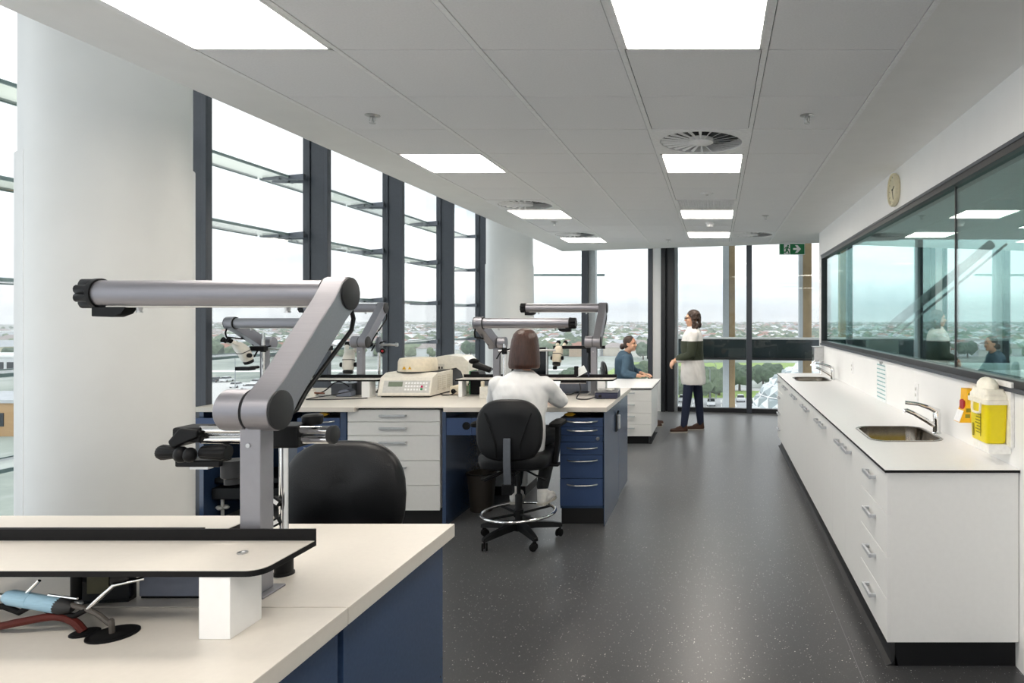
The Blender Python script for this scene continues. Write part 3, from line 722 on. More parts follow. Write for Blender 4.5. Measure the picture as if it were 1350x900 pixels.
def knee(lab, x0, x1, split):
    t = thing('knee_drawer', lab, 'drawer', (x0, FY, zz(573.5)), 0, 'blue knee drawers with round finger holes')
    h = zz(551)-zz(573.5); W = x1-x0
    mb = MB(); mb.box(0, split-.001, 0, .02, 0, h); d = mb.build('front', 'blue_front', t, bev=.0015)
    mb = MB(); mb.rev((split*.8, .0, h*.55), (0, -1, 0), [(.03, 0), (.03, .004), (.022, .004), (.02, .001)], 20); mb.build('finger_hole', 'black_plastic', d)
    mb = MB(); mb.box(split+.001, W, 0, .02, 0, h); d = mb.build('front', 'blue_front', t, bev=.0015)
    arc_handle('handle', d, (split+(W-split)*.55, 0, h*.7), (W-split)*.6)
    mb = MB(); mb.box(0, W, .021, .5, 0, h-.01); mb.build('tray_box', 'blue_panel', t)
knee('blue knee drawer left of the seated woman, with round black hole', xx(588.5), xx(588.5)+.55, .19)
knee('blue knee drawer at the left end of the middle bench beside the column', -4.0, -3.45, .3)
panel('blue end panel of the middle bench facing the aisle', xx(796.5), -.846, FY-.02, 5.92, .0, ZT-TH)
p2 = panel('blue end panel of the middle bench, farther half', -.868, -.846, 5.925, 6.52, .03, ZT-TH)
t = thing('power_outlet', 'chrome power outlet with flap on the blue end panel', 'outlet', (-.846, 5.78, .70))
mb = MB(); mb.box(0, .012, -.05, .05, -.075, .075); mb.build('plate', 'joint_dark', t, bev=.004)
mb = MB(); mb.box(.012, .035, -.032, .03, -.055, .06); mb.build('flap', 'nickel', t, bev=.006)
mb = MB(); mb.cyl((.012, 0, .07), (.02, 0, .1), .008, seg=8); mb.build('hook', 'black_plastic', t)
panel('blue upright between white drawers and the seated woman', xx(583), xx(588), FY-.0, 6.4, .0, ZT-TH, name='bench_upright')
panel('blue upright left of the white drawers', xx(448.5), xx(456.5), FY-.0, 6.4, .0, ZT-TH, name='bench_upright')
panel('dark blue upright at the left of the middle bench', xx(256), xx(262), FY+.05, 6.4, .0, ZT-TH, name='bench_upright')
t = thing('bench_spine', 'dark spine board under the middle bench, left half', 'board', (-3, 5.86, 0))
mb = MB(off=t.location); mb.box(-3.9, -2.72, 5.86, 5.89, .0, ZT-TH); mb.build('board', 'blue_panel', t)
for x, lab in ((xx(420), 'yellow tool lying in the open shelf left of white drawers'), (xx(749), 'yellow tool lying in the open shelf of the right drawer unit')):
    t = thing('yellow_tool', lab, 'tool', (x, FY+.06, zz(551)+.003), 0, 'yellow tools in open shelves')
    mb = MB(); mb.prism([(-.045, .018), (-.02, .03), (.02, .03), (.045, .018), (.02, .005), (-.02, .005)], 'y', -.01, .02); mb.build('blade', 'yellow_item', t, bev=.002)
    mb = MB(); mb.cyl((.05, .01, .015), (.16, .02, .015), .012, seg=8); mb.build('handle', 'black_plastic', t)
t = thing('white_pedestal', 'low white cabinet on the far side of the middle bench, under the worktop', 'cabinet', (-1.9, 6.3, 0))
mb = MB(off=t.location); mb.box(-2.03, -1.68, 6.05, 6.5, .09, .60); mb.build('carcass', 'white_front', t, bev=.002)
mb = MB(off=t.location); mb.box(-2.01, -1.70, 6.08, 6.48, 0, .09); mb.build('kick', 'kick_black', t)
mb = MB(off=t.location); mb.box(-1.68, -1.672, 6.06, 6.49, .11, .59); mb.build('side_panel', 'white_front', t, bev=.002)
x = (634-CX)*5.6/F
t = thing('waste_bin', 'dark brown waste bin under the middle bench beside the blue upright', 'bin', (x, 5.62, 0))
mb = MB(); mb.rev((0, 0, 0), (0, 0, 1), [(.085, 0), (.09, .01), (.115, .30), (.12, .30), (.12, .315), (.105, .315), (.09, .02), (.02, .015)], 28, True, False); mb.build('body', 'bin_grey', t)
mb = MB(); mb.tube([(.118*math.cos(a*PI/12), .118*math.sin(a*PI/12), .31) for a in range(24)], .006, 8, True); mb.build('rim', 'black_plastic', t)
# equipment under the left end
t = thing('dust_extractor', 'dark grey dust extractor housing under the left end of the middle bench', 'extractor', (-3.5, 5.55, 0))
o_ = t.location
mb = MB(off=o_); mb.prism([(-3.42, .12), (-3.22, .12), (-3.22, .62), (-3.26, .70), (-3.36, .72), (-3.42, .66)], 'y', 5.35, 5.75); mb.build('housing', 'grey_metal', t, bev=.01)
mb = MB(off=o_); mb.box(-3.92, -3.2, 5.3, 5.78, .17, .26); mb.build('lower_shelf', 'black_plastic', t, bev=.008)
mb = MB(off=o_); mb.box(-3.92, -3.2, 5.33, 5.75, .29, .33); mb.build('upper_shelf', 'black_plastic', t, bev=.008)
for x in (-3.86, -3.3):
    for y in (5.34, 5.7):
        mb = MB(off=o_); mb.cyl((x, y, 0), (x, y, .17), .012, seg=8); mb.rev((x, y, .0), (0, 0, 1), [(.03, 0), (.03, .02), (.012, .03)], 10)
        for a in range(4): mb.ell((x+.03*math.cos(a*PI/2), y+.03*math.sin(a*PI/2), .10), (.022, .022, .014), 8, 6)
        mb.build('foot', 'panel_grey', t)
# far sitting desk
t = thing('white_desk', 'white sitting-height desk with four drawers beside the seated woman in denim', 'desk', (-1.7, 9.1, 0))
o_ = t.location; DX, DY0, DY1, DZ = -.80, 8.54, 9.80, .715
mb = MB(off=o_); mb.box(-2.6, DX, DY0, DY1, DZ-.012, DZ); mb.build('top', 'white_lam', t, bev=.001)
mb = MB(off=o_); mb.box(-2.6, DX+.001, DY0+.002, DY1, DZ-.022, DZ-.012); mb.build('top_edge', 'black_edge', t)
mb = MB(off=o_); mb.box(-1.55, DX-.012, DY0+.035, DY1-.32, .10, DZ-.022); mb.build('carcass', 'white_front', t)
mb = MB(off=o_); mb.box(-2.55, -2.5, DY0+.03, DY1-.03, 0, DZ-.022); mb.build('end_support', 'white_front', t)
n = 4
for q in range(n):
    z1 = DZ-.03-q*.146
    mb = MB(off=o_); mb.box(-1.40, DX-.01, DY0+.012, DY0+.034, z1-.143, z1); d = mb.build('drawer', 'white_front', t, bev=.0015)
    mb = MB(off=o_); mb.box(-1.24, -1.02, DY0-.018, DY0-.010, z1-.046, z1-.034)
    for x in (-1.235, -1.03): mb.box(x, x+.01, DY0-.012, DY0+.012, z1-.045, z1-.035)
    mb.build('handle', 'steel_grey', d)
mb = MB(off=o_); mb.box(-1.53, DX-.05, DY0+.07, DY1-.35, 0, .10); mb.box(DX-.05, DX-.012, DY0+.07, DY1-.35, .0, .008); mb.build('kick', 'kick_vinyl', t)
# ------------------------------------------------------------------ arm lamps
def arm_lamp(lab, uy=.33, uz=.765):
    t = thing('arm_lamp', lab, 'lamp', (0, 0, 0), 0, 'silver arm lamps on the benches')
    zl = .460          # height of the lower joint; uy, uz place the upper one
    mb = MB(); mb.box(-.026, .026, -.026, .026, .006, zl-.03); mb.build('post', 'alu_paint', t, bev=.003)
    mb = MB(); mb.box(-.045, .045, -.045, .045, 0, .006); mb.build('base_plate', 'alu_paint', t, bev=.002)
    mb = MB(); mb.cyl((-.004, -.0262, zl-.085), (-.004, -.0285, zl-.085), .0055, seg=12); mb.build('screw', 'nickel', t)
    mb = MB(); mb.rev((-.078, 0, zl), (1, 0, 0), [(.047, 0), (.052, .005), (.052, .066)], 40); mb.build('lower_drum', 'alu', t)
    mb = MB(); mb.rev((-.012, 0, zl), (1, 0, 0), [(.049, -.001), (.049, .004)], 40); mb.build('drum_gap', 'joint_dark', t)
    # arm: drum, beam, drum as one slab profile swept along x
    prof = []
    dl = Vector((uy, uz-zl)).normalized(); nr = Vector((-dl.y, dl.x)); r0, r1 = .052, .051
    a0 = math.atan2(nr.y, nr.x)
    for q in range(17): a = a0+PI*q/16; prof.append((r0*math.cos(a), zl+r0*math.sin(a)))
    b1 = Vector((uy, uz)); hw = .044
    prof.append((-nr.x*hw+dl.x*.07, zl-nr.y*hw+dl.y*.07)); prof.append((b1.x-nr.x*hw-dl.x*.07, b1.y-nr.y*hw-dl.y*.07))
    for q in range(17): a = a0+PI+PI*q/16; prof.append((b1.x+r1*math.cos(a), b1.y+r1*math.sin(a)))
    prof.append((b1.x+nr.x*hw-dl.x*.07, b1.y+nr.y*hw-dl.y*.07)); prof.append((nr.x*hw+dl.x*.07, zl+nr.y*hw+dl.y*.07))
    mb = MB(); mb.prism(prof, 'x', -.007, .058); mb.build('arm', 'alu', t, bev=.003)
    for nm, y, z, r in (('end_cap', 0, zl, .050), ('end_cap', uy, uz, .049)):
        mb = MB(); mb.rev((.0585, y, z), (1, 0, 0), [(r, 0), (r, .004), (r-.004, .006)], 40); mb.build(nm, 'joint_dark', t)
    mb = MB(); mb.rev((-.688, uy, uz), (1, 0, 0), [(.0405, 0), (.0405, .676)], 40); mb.build('tube', 'alu', t)
    mb = MB(); mb.rev((-.011, uy, uz), (1, 0, 0), [(.049, 0), (.049, .004)], 40); mb.build('drum_gap', 'joint_dark', t)
    mb = MB(); mb.box(-.66, -.05, uy-.02, uy+.02, uz-.0415, uz-.036); mb.build('light_slot', 'panel_grey', t, bev=.002)
    for x in (-.575, -.13): mb = MB(); mb.rev((x, uy, uz-.040), (0, 0, -1), [(.009, 0), (.007, .012), (.009, .013), (.009, .017)], 12); mb.build('lug', 'nickel', t)
    n = 40; ring = lambda x, k: [(x, uy+(.046-k*(.5+.5*math.cos(8*2*PI*q/n))**3)*math.cos(2*PI*q/n), uz+(.046-k*(.5+.5*math.cos(8*2*PI*q/n))**3)*math.sin(2*PI*q/n)) for q in range(n)]
    mb = MB(); mb.loft([ring(-.688, 0), ring(-.700, 0), ring(-.704, .009), ring(-.735, .011), [(x, uy+(y-uy)*.85, uz+(z-uz)*.85) for x, y, z in ring(-.741, .01)]]); mb.build('knob', 'black_plastic', t)
    mb = MB(); mb.prism([(-.70, uz-.040), (-.60, uz-.040), (-.60, uz-.044), (-.612, uz-.060), (-.64, uz-.070), (-.70, uz-.068)], 'y', uy-.022, uy+.022); mb.build('switch_shoe', 'black_plastic', t, bev=.003)
    mb = MB(); mb.tube([(.05, uy+.02, uz-.045), (.05, uy+.034, uz-.075), (.05, uy+.022, uz-.11), (.05, .125, zl+.035), (.05, .08, zl-.01), (.05, .04, zl-.02)], .0065, 10); mb.build('gas_strut', 'black_plastic', t)
    return t
lamp = arm_lamp('large silver arm lamp on the nearest bench beside the white tray')
lamp.location = (-1.158, 1.722, ZN)
dup(lamp, (-3.12, 6.0, ZT), 0, 'silver arm lamp beside the window left of the centrifuge, seen right of the large arm')
dup(lamp, (-1.075, 6.02, ZT), 0, 'silver arm lamp at the aisle end of the middle bench, tube pointing left')
lamp2 = arm_lamp('silver arm lamp above the head of the seated woman in white', .36, .63); lamp2.location = (-1.845, 5.75, ZT); lamp2.rotation_euler = (0, 0, PI)
# arm lamp above the head of the seated woman in white')
dup(lamp2, (-3.80, 5.75, ZT), PI, 'silver arm lamp by the left window behind the white stereo microscope')

# ------------------------------------------------------------------ raised trays on white blocks
def tray(lab):
    t = thing('raised_tray', lab, 'tray', (0, 0, 0), 0, 'white raised trays with black back lip')
    W, D, z = .86, .205, .135
    r = .035; ol = [(-W, D), (-W, 0)]+[(-r+r*math.sin(a*PI/12), r-r*math.cos(a*PI/12)) for a in range(7)]+[(0, D)]
    mb = MB(); mb.prism(ol, 'z', z, z+.0125); mb.build('edge_band', 'black_edge', t, bev=.001)
    il = [(x if x > -W+.01 else x+.002, y) for x, y in ol]
    c = Vector((-W/2, D/2)); il = [(c.x+(x-c.x)*.9965, c.y+(y-c.y)*.985) for x, y in ol]
    mb = MB(); mb.prism(il, 'z', z+.0125, z+.0140); mb.build('board', 'cream_lam', t, smooth=0)
    mb = MB(); mb.box(-W, 0, D-.006, D, z, z+.042); mb.build('back_lip', 'black_edge', t, bev=.001)
    for x in (-.135, -.80): mb = MB(); mb.box(x, x+.068, .002, .105, 0, z); mb.build('support_block', 'white_lam', t, bev=.002)
    mb = MB(); mb.rev((-.115, .11, z+.014), (0, 0, 1), [(.011, 0), (.011, .003), (.006, .003), (.005, .001)], 20); mb.build('stud', 'nickel', t)
    return t
tr = tray('white raised tray with black lip on the nearest bench')
tr.location = (-.978, 1.466, ZN)
dup(tr, (-2.86, 5.765, ZT), 0, 'white raised tray with black lip left of the centrifuge')
dup(tr, (-.872, 5.79, ZT), 0, 'white raised tray with black lip right of the seated woman in white', )
dup(tr, (-1.83, 5.80, ZT), 0, 'white raised tray with black lip left of the seated woman in white', scale=(.45, 1, 1))
dup(tr, (-2.141, 1.912, ZN-.010), PI, 'white raised tray turned away, only its black lip showing behind the nearest tray')

# ------------------------------------------------------------------ boom stand behind the big lamp
px_, py_ = -1.168, 1.845
t = thing('boom_stand', 'chrome boom stand with twin rods behind the large arm lamp', 'microscope stand', (px_, py_, ZN))
mb = MB(); mb.rev((0, 0, 0), (0, 0, 1), [(.026, 0), (.026, .006), (.023, .008), (.023, .045), (.018, .05), (.012, .05)], 24); mb.build('base_collar', 'black_plastic', t)
mb = MB(); mb.cyl((0, 0, .05), (0, 0, .40), .0115, seg=20); mb.build('pole', 'chrome', t)
mb = MB(); mb.box(-.03, .055, -.03, .05, .345, .405); mb.box(.02, .058, -.02, .03, .36, .40); mb.build('boom_block', 'black_plastic', t, bev=.006)
for y, z in ((-.012, .391), (-.008, .366)):
    mb = MB(); mb.cyl((-.215, y, z), (.135, y, z), .0118, seg=20); mb.build('boom_rod', 'chrome', t)
mb = MB(); mb.rev((.130, -.01, .379), (1, 0, 0), [(.022, 0), (.0245, .003), (.0245, .014), (.02, .017)], 24); mb.build('end_cap', 'joint_dark', t)
mb = MB(); mb.rev((.06, .03, .40), (0, 0, 1), [(.022, 0), (.026, .008), (.026, .024), (.02, .028)], 24); mb.build('lock_knob', 'black_plastic', t)
for a, z in ((.3, .10), (-.5, .145), (.6, .20)):
    mb = MB(); mb.m = Matrix.Translation((-.012, -.012, z)) @ Matrix.Rotation(a, 4, 'Y'); mb.box(-.012, .012, -.006, .006, -.010, .010)
    c = mb.build('cable_clip', 'black_plastic', t, bev=.002)
    mb = MB(); mb.m = Matrix.Translation((-.012, -.0185, z)) @ Matrix.Rotation(a, 4, 'Y'); mb.box(-.008, .008, -.001, .0, -.005, .005); mb.build('tag', 'white_paint', c)
t = thing('focus_mount', 'black microscope focus mount with knobs hanging from the boom rods', 'microscope mount', (px_-.235, py_, ZN+.345))
mb = MB(); mb.box(-.045, .03, -.03, .045, .015, .055); mb.prism([(-.05, .02), (-.02, .055), (.03, .05), (.03, .03), (-.04, .0)], 'y', -.04, .04); mb.build('rod_clamp', 'black_plastic', t, bev=.006)
for x0, x1, r0, r1 in ((-.03, -.085, .015, .021), (.03, .10, .017, .024)):
    mb = MB(); n = 32; d = 1 if x1 > x0 else -1
    def ribs(x, r): return [(x, -.02+r*(1-.06*(q % 2))*math.cos(2*PI*q/n), -.012+r*(1-.06*(q % 2))*math.sin(2*PI*q/n)) for q in range(n)]
    mb.loft([ribs(x0, r0), ribs(x1-.01*d, r1), ribs(x1, r1*.8)]); mb.build('focus_knob', 'black_plastic', t)
mb = MB(); mb.ell((-.015, -.035, -.015), (.018, .02, .022), 14, 8); mb.ell((.012, -.04, -.015), (.016, .018, .02), 14, 8); mb.build('thumb_screw', 'black_plastic', t)
mb = MB(); mb.box(-.045, .075, -.02, .03, -.052, -.034); mb.build('carrier_plate', 'black_plastic', t, bev=.004)
mb = MB(); mb.box(-.02, .03, -.0, .02, -.062, -.052); mb.build('dovetail', 'nickel', t)
mb = MB(); mb.rev((.085, .02, -.04), (0, 0, -1), [(.03, 0), (.03, .045), (.022, .05), (.022, .065), (.01, .066)], 24); mb.build('objective', 'joint_dark', t)

# ------------------------------------------------------------------ stereo microscopes
def pole_stand(nm, lab, loc, h, arms, rod=None):
    t = thing(nm, lab, 'microscope stand', loc)
    mb = MB(); mb.rev((0, 0, 0), (0, 0, 1), [(.05, 0), (.05, .01), (.02, .014), (.012, .03)], 20); mb.build('foot', 'joint_dark', t)
    mb = MB(); mb.cyl((0, 0, .014), (0, 0, h), .0125, seg=16); mb.build('pole', 'chrome', t)
    for z, dx, dy in arms:
        mb = MB(); mb.cyl((-dx*.12, -dy*.12, z), (dx, dy, z), .009, seg=12); mb.build('boom_rod', 'nickel', t)
        mb = MB(); mb.rev((0, 0, z-.028), (0, 0, 1), [(.018, 0), (.022, .004), (.022, .05), (.018, .054)], 18); c = mb.build('clamp', 'black_plastic', t)
        mb = MB(); mb.tube([(.01, -.02, z), (.03, -.035, z+.01), (.085, -.04, z+.024)], .006, 8); mb.build('lever', 'black_plastic', c)
        mb = MB(); mb.tube([(-.015, -.02, z), (-.03, -.03, z-.02), (-.055, -.03, z-.065)], .006, 8); mb.build('lever', 'black_plastic', c)
    return t
def stereo(lab, loc, rz, tilt=.5, m='micro_white', scale=1.):
    t = thing('stereo_microscope', lab, 'microscope', loc, rz)
    t.scale = (scale,)*3
    R = Matrix.Rotation(tilt, 4, 'X')
    mb = MB(m=R); mb.loft([[(x, y, z) for x, y in rrect(w, d, .02, 4, 0, cy)] for z, w, d, cy in ((-.10, .062, .062, 0), (-.085, .076, .074, 0), (-.02, .080, .080, 0), (.0, .078, .085, -.005), (.035, .07, .075, -.015), (.06, .062, .06, -.025), (.066, .05, .045, -.03))]); mb.build('body', m, t)
    mb = MB(m=R); mb.loft([[(x, y, z) for x, y in rrect(w, d, .02, 4)] for z, w, d in ((-.024, .082, .082), (-.018, .082, .082))]); mb.build('body_seam', 'joint_dark', t)
    for s_ in (-1, 1):
        mb = MB(m=R); mb.cyl((s_*.030, -.025, .05), (s_*.033, -.065, .10), .014, .016, 16); e = mb.build('eyepiece', m, t)
        mb = MB(m=R); mb.rev((s_*.033, -.065, .10), (s_*.003, -.040, .05), [(.0175, 0), (.0175, .018), (.021, .022), (.021, .034), (.014, .035), (.012, .028)], 18); mb.build('eye_cup', 'black_rubber', e)
        mb = MB(m=R); mb.rev((s_*.040, .0, -.055), (s_, 0, 0), [(.014, 0), (.018, .003), (.018, .018), (.014, .02)], 18); mb.build('zoom_knob', 'black_plastic', t)
    mb = MB(m=R); mb.rev((0, 0, -.10), (0, 0, -1), [(.036, 0), (.038, .004), (.036, .022), (.028, .026)], 24); mb.build('lens_ring', 'black_plastic', t)
    return t
def cpos(px, Y, z=ZT): return Vector(((px-CX)*Y/F, Y, z))
# left window position
pole_stand('pole_stand', 'chrome pole stand carrying the white stereo microscope by the left window', (-3.70, 5.58, ZT), .55, [(.42, .42, .04)])
st = stereo('white stereo microscope with black eyepieces hanging by the left window', (-3.745, 5.40, 1.335), -.45, .42)
t = thing('microscope_bracket', 'black curved bracket holding the white stereo microscope', 'bracket', (-3.70, 5.52, 1.335))
mb = MB(); mb.box(-.055, .06, -.03, .03, -.02, .018); mb.build('clamp_bar', 'black_plastic', t, bev=.005)
mb = MB(); mb.tube([(-.05, -.02, .0), (-.09, -.05, -.01), (-.115, -.09, -.035)], .012, 10); mb.build('curved_arm', 'black_plastic', t)
mb = MB(); mb.tube([(.0, .0, -.15), (-.01, -.08, -.15)], .012, 8); mb.build('stop_bar', 'black_plastic', t)
mb = MB(); mb.box(-.115, .0, -.11, -.03, -.172, -.142); mb.build('base_ring', 'black_plastic', t, bev=.005)
t = thing('lamp_brace', 'slim twin steel rods sloping down beside the white stereo microscope', 'brace', (-3.6, 5.68, ZT))
mb = MB(); mb.tube([(.02, -.03, .16), (.32, .05, .42)], .006, 8); mb.build('rod', 'nickel', t)
mb = MB(); mb.tube([(.05, -.03, .16), (.35, .05, .42)], .006, 8); mb.build('rod', 'nickel', t)
mb = MB(); mb.box(.29, .37, .02, .08, .40, .44); mb.build('clamp', 'black_plastic', t, bev=.005)
mb = MB(); mb.rev((.035, -.03, 0), (0, 0, 1), [(.03, 0), (.03, .01), (.01, .02), (.01, .17)], 14); mb.build('foot', 'nickel', t)
# second one right of the big arm
ps = pole_stand('pole_stand', 'steel pole stand with red-tipped knobs left of the centrifuge', (-3.05, 6.18, ZT), .55, [(.44, -.36, -.02)])
for dx, dz in ((-.06, .435), (.055, .375)):
    mb = MB(); mb.rev((dx, -.02, dz), (0, -1, 0), [(.016, 0), (.024, .01), (.024, .03), (.016, .034)], 8); k = mb.build('star_knob', 'black_plastic', ps)
    mb = MB(); mb.rev((dx, -.055, dz), (0, -1, 0), [(.012, 0), (.01, .003)], 12); mb.build('red_cap', 'red', k)
mb = MB(); mb.rev((0, 0, .36), (0, 0, 1), [(.02, 0), (.03, .02), (.035, .07), (.03, .11), (.018, .14)], 20); mb.build('sleeve', 'grey_metal', ps)
mb = MB(); mb.cyl((-.02, -.02, .43), (.17, 0, .43), .012, seg=12); mb.rev((.15, 0, .43), (1, 0, 0), [(.018, 0), (.018, .02)], 12); mb.build('cross_rod', 'nickel', ps)
stereo('grey stereo microscope with large black knobs left of the centrifuge', (-3.26, 6.06, 1.23), PI+.25, .2, 'micro_white', 1.15)
pole_stand('pole_stand', 'chrome pole stand with black clamp levers just left of the seated woman in white', (cpos(665, 5.64).x, 5.64, ZT), .46, [(.40, .40, .10)])
# right end, in front of the far window
t = thing('black_boom', 'black horizontal boom bar crossing behind the aisle-end lamp post', 'microscope stand', (-1.17, 6.34, ZT))
mb = MB(); mb.cyl((.0, 0, 0), (0, 0, .46), .014, seg=14); mb.build('pole', 'black_plastic', t)
mb = MB(); mb.rev((0, 0, 0), (0, 0, 1), [(.06, 0), (.06, .012), (.02, .016)], 20); mb.build('foot', 'black_plastic', t)
mb = MB(); mb.box(-.34, .14, -.014, .014, .385, .415); mb.build('boom_bar', 'black_plastic', t, bev=.003)
mb = MB(); mb.box(-.03, .03, -.025, .025, .35, .43); mb.build('clamp', 'black_plastic', t, bev=.004)
mb = MB()
for q in range(5): mb.rev((-.325, -.005, .37-q*.036), (0, 0, -1), [(.016, 0), (.02, .006), (.02, .026), (.015, .032)], 14)
mb.build('focus_rack', 'black_plastic', t)
stereo('beige stereo microscope with black eyecups in front of the far window', (-1.46, 6.30, 1.265), PI-.1, .35, 'beige')

# ------------------------------------------------------------------ machines on the middle bench
def cpos(px, Y, z=ZT): return Vector(((px-CX)*Y/F, Y, z))
# centrifuge
Y0 = 5.75; x0 = (497-CX)*Y0/F; x1 = (567-CX)*Y0/F; W = x1-x0
t = thing('centrifuge', 'beige bench centrifuge with round lid and sloping control panel', 'centrifuge', (x0, Y0, ZT))
D = .50; hb = .20; hf = .165
mb = MB(); side = [(.012, .012), (D, .012), (D, hb), (.15, hb), (.055, hf), (.0, .02)]
mb.prism(side, 'x', 0, W); mb.build('housing', 'beige_light', t, bev=.006)
mb = MB(); mb.box(.02, W-.02, .03, D-.02, 0, .014); mb.build('base', 'joint_dark', t)
sl = Vector((.055, hf-.02)).normalized(); nrm = Vector((-sl.y, sl.x))
def onp(u, v, e=.0): q = Vector((.0, .02))+sl*v+nrm*e; return (u, q.x, q.y)
def patch(mb, u0, u1, v0, v1, e0=.0, e1=.002):
    mb.hexa([onp(u0, v0, e0), onp(u1, v0, e0), onp(u1, v1, e0), onp(u0, v1, e0), onp(u0, v0, e1), onp(u1, v0, e1), onp(u1, v1, e1), onp(u0, v1, e1)])
mb = MB(); patch(mb, W*.09, W*.965, .022, .128, .0, .0015); mb.build('control_panel', 'panel_grey', t, smooth=0)
mb = MB(); patch(mb, W*.18, W*.45, .075, .118, .0015, .003); mb.build('display', 'lcd', t, smooth=0)
mb = MB()
for a in range(8):
    for b_ in range(3):
        if a != 6 or b_ == 2: patch(mb, W*(.50+.055*a), W*(.535+.055*a), .042+.028*b_, .058+.028*b_, .0015, .0035)
mb.build('keypad', 'white_paint', t, smooth=0)
mb = MB(); patch(mb, W*.80, W*.84, .066, .084, .0015, .004); mb.build('stop_key', 'magenta', t, smooth=0)
mb = MB(); patch(mb, W*.80, W*.84, .044, .062, .0015, .004); mb.build('start_key', 'green', t, smooth=0)
mb = MB(); mb.rev((W*.5, .28, hb), (0, 0, 1), [(.165, 0), (.165, .012), (.162, .09), (.150, .118), (.10, .124)], 40); lid = mb.build('lid', 'beige', t)
mb = MB(); mb.rev((W*.5, .28, hb-.0), (0, 0, 1), [(.17, 0), (.17, .008)], 40); mb.build('lid_seal', 'joint_dark', t)
mb = MB()
for q in (-.05, .0):
    mb.prism([(W*.5+q-.015, hb+.03), (W*.5+q+.015, hb+.03), (W*.5+q, hb+.055)], 'y', .28-.166, .28-.15)
mb.build('warning_mark', 'yellow_item', lid, smooth=0)
mb = MB(); mb.box(W*.72, W*.97, .2, .46, hb, hb+.006); mb.build('latch_plate', 'joint_dark', t)
mb = MB()
for q in range(3):
    for k in range(7): mb.box(W-.001, W+.003, .16+.1*q, .23+.1*q, .05+k*.018, .058+k*.018)
mb.build('side_vent', 'cream_edge', t, smooth=0)
# casting unit behind it
x0 = -2.67
t = thing('mixing_unit', 'white arched mixing machine with grey cavity behind the centrifuge', 'machine', (x0, 6.28, ZT))
arch = [(0, 0), (0, .26), (.06, .31), (.16, .33), (.29, .32), (.34, .27), (.345, .05), (.345, 0), (.31, 0), (.305, .10), (.28, .18), (.24, .215), (.19, .2), (.165, .15), (.16, 0)]
mb = MB(); mb.prism(arch, 'y', 0, .26); mb.build('arched_housing', 'micro_white', t, bev=.006)
mb = MB(); mb.prism([(.16, 0), (.165, .15), (.19, .2), (.24, .215), (.28, .18), (.305, .10), (.31, 0)], 'y', .04, .24); mb.build('cavity_back', 'grey_metal', t)
mb = MB(); mb.box(.01, .15, -.004, .0, .20, .25); mb.build('front_plate', 'panel_grey', t, smooth=0)
mb = MB()
for q in range(6): mb.box(.015+q*.022, .027+q*.022, -.007, -.004, .205, .225)
mb.build('front_slot', 'joint_dark', t, smooth=0); t.scale = (1.15, 1, 1)
# transformer box
t = thing('transformer_box', 'small beige box with black round knob right of the centrifuge', 'control box', (cpos(593, 5.95).x, 5.95, ZT))
mb = MB(); mb.box(0, .115, 0, .20, .004, .075); mb.build('case', 'beige', t, bev=.003)
mb = MB(); mb.rev((.032, 0, .034), (0, -1, 0), [(.02, 0), (.02, .008), (.012, .012), (.012, .022)], 18); mb.build('knob', 'black_plastic', t)
mb = MB(); mb.box(.01, .105, .01, .19, 0, .004); mb.build('foot', 'black_rubber', t)
def cable(lab, pts, r=.004, m='cord_black', nm='cable'):
    t = MB()
    P_ = [Vector(q) for q in pts]; out = []
    for i in range(len(P_)-1):
        a = P_[max(i-1, 0)]; b = P_[i]; c = P_[i+1]; d = P_[min(i+2, len(P_)-1)]
        for k in range(6):
            u = k/6; out.append(.5*((2*b)+(c-a)*u+(2*a-5*b+4*c-d)*u*u+(3*b-a-3*c+d)*u**3))
    out.append(P_[-1]); t.tube(out, r, 8)
    o = t.build(nm, m); tag(o, lab, 'cable'); return o
B = cpos(600, 5.9)
cable('black cable looping from the mixing machine down to the beige control box', [(B.x-.06, 6.17, ZT+.12), (B.x+.0, 6.12, ZT+.135), (B.x+.05, 6.1, ZT+.11), (B.x+.06, 6.05, ZT+.08)], .005)
cable('black cable lying between the centrifuge and the beige control box', [(B.x+.0, 5.93, ZT+.035), (B.x-.03, 5.9, ZT+.012), (B.x-.1, 5.9, ZT+.006), (B.x-.16, 6.0, ZT+.006)], .005)
# black hand tool holder and green-edged board
t = thing('handpiece_stand', 'black handpiece cradle left of the seated woman in white', 'tool stand', (-2.10, 6.0, ZT))
mb = MB(); mb.prism([(-.06, 0), (.10, 0), (.075, .06), (.01, .20), (-.06, .20)], 'y', 0, .16); mb.build('stand_body', 'black_plastic', t, bev=.004)
mb = MB(); mb.m = Matrix.Translation((.02, .02, .245)) @ Matrix.Rotation(.35, 4, 'Y'); mb.cyl((-.06, 0, .0), (.10, 0, .0), .032, .026, 18); mb.build('tool_body', 'black_plastic', t, bev=.004)
mb = MB(); mb.ell((-.035, .02, .29), (.045, .04, .026), 16, 10); mb.build('tool_cap', 'black_rubber', t)
mb = MB(); mb.tube([(.11, .02, .215), (.16, .02, .23), (.20, .02, .19)], .01, 8); mb.build('tool_hose', 'grey_metal', t)
mb = MB(); mb.box(-.068, -.061, .0, .17, .0, .205); mb.build('edge_strip', 'green', t)
t = thing('dark_monitor', 'black flat monitor standing behind the head of the seated woman', 'monitor', (cpos(698, 6.2).x, 6.2, ZT))
mb = MB(); mb.box(-.165, .165, 0, .03, .12, .405); mb.build('screen_panel', 'black_plastic', t, bev=.004)
mb = MB(); mb.box(.15, .163, -.002, .031, .12, .405); mb.build('side_trim', 'steel_grey', t)
mb = MB(); mb.box(-.03, .03, .01, .035, .01, .14); mb.box(-.10, .10, -.04, .08, 0, .012); mb.build('stand', 'black_plastic', t, bev=.003)
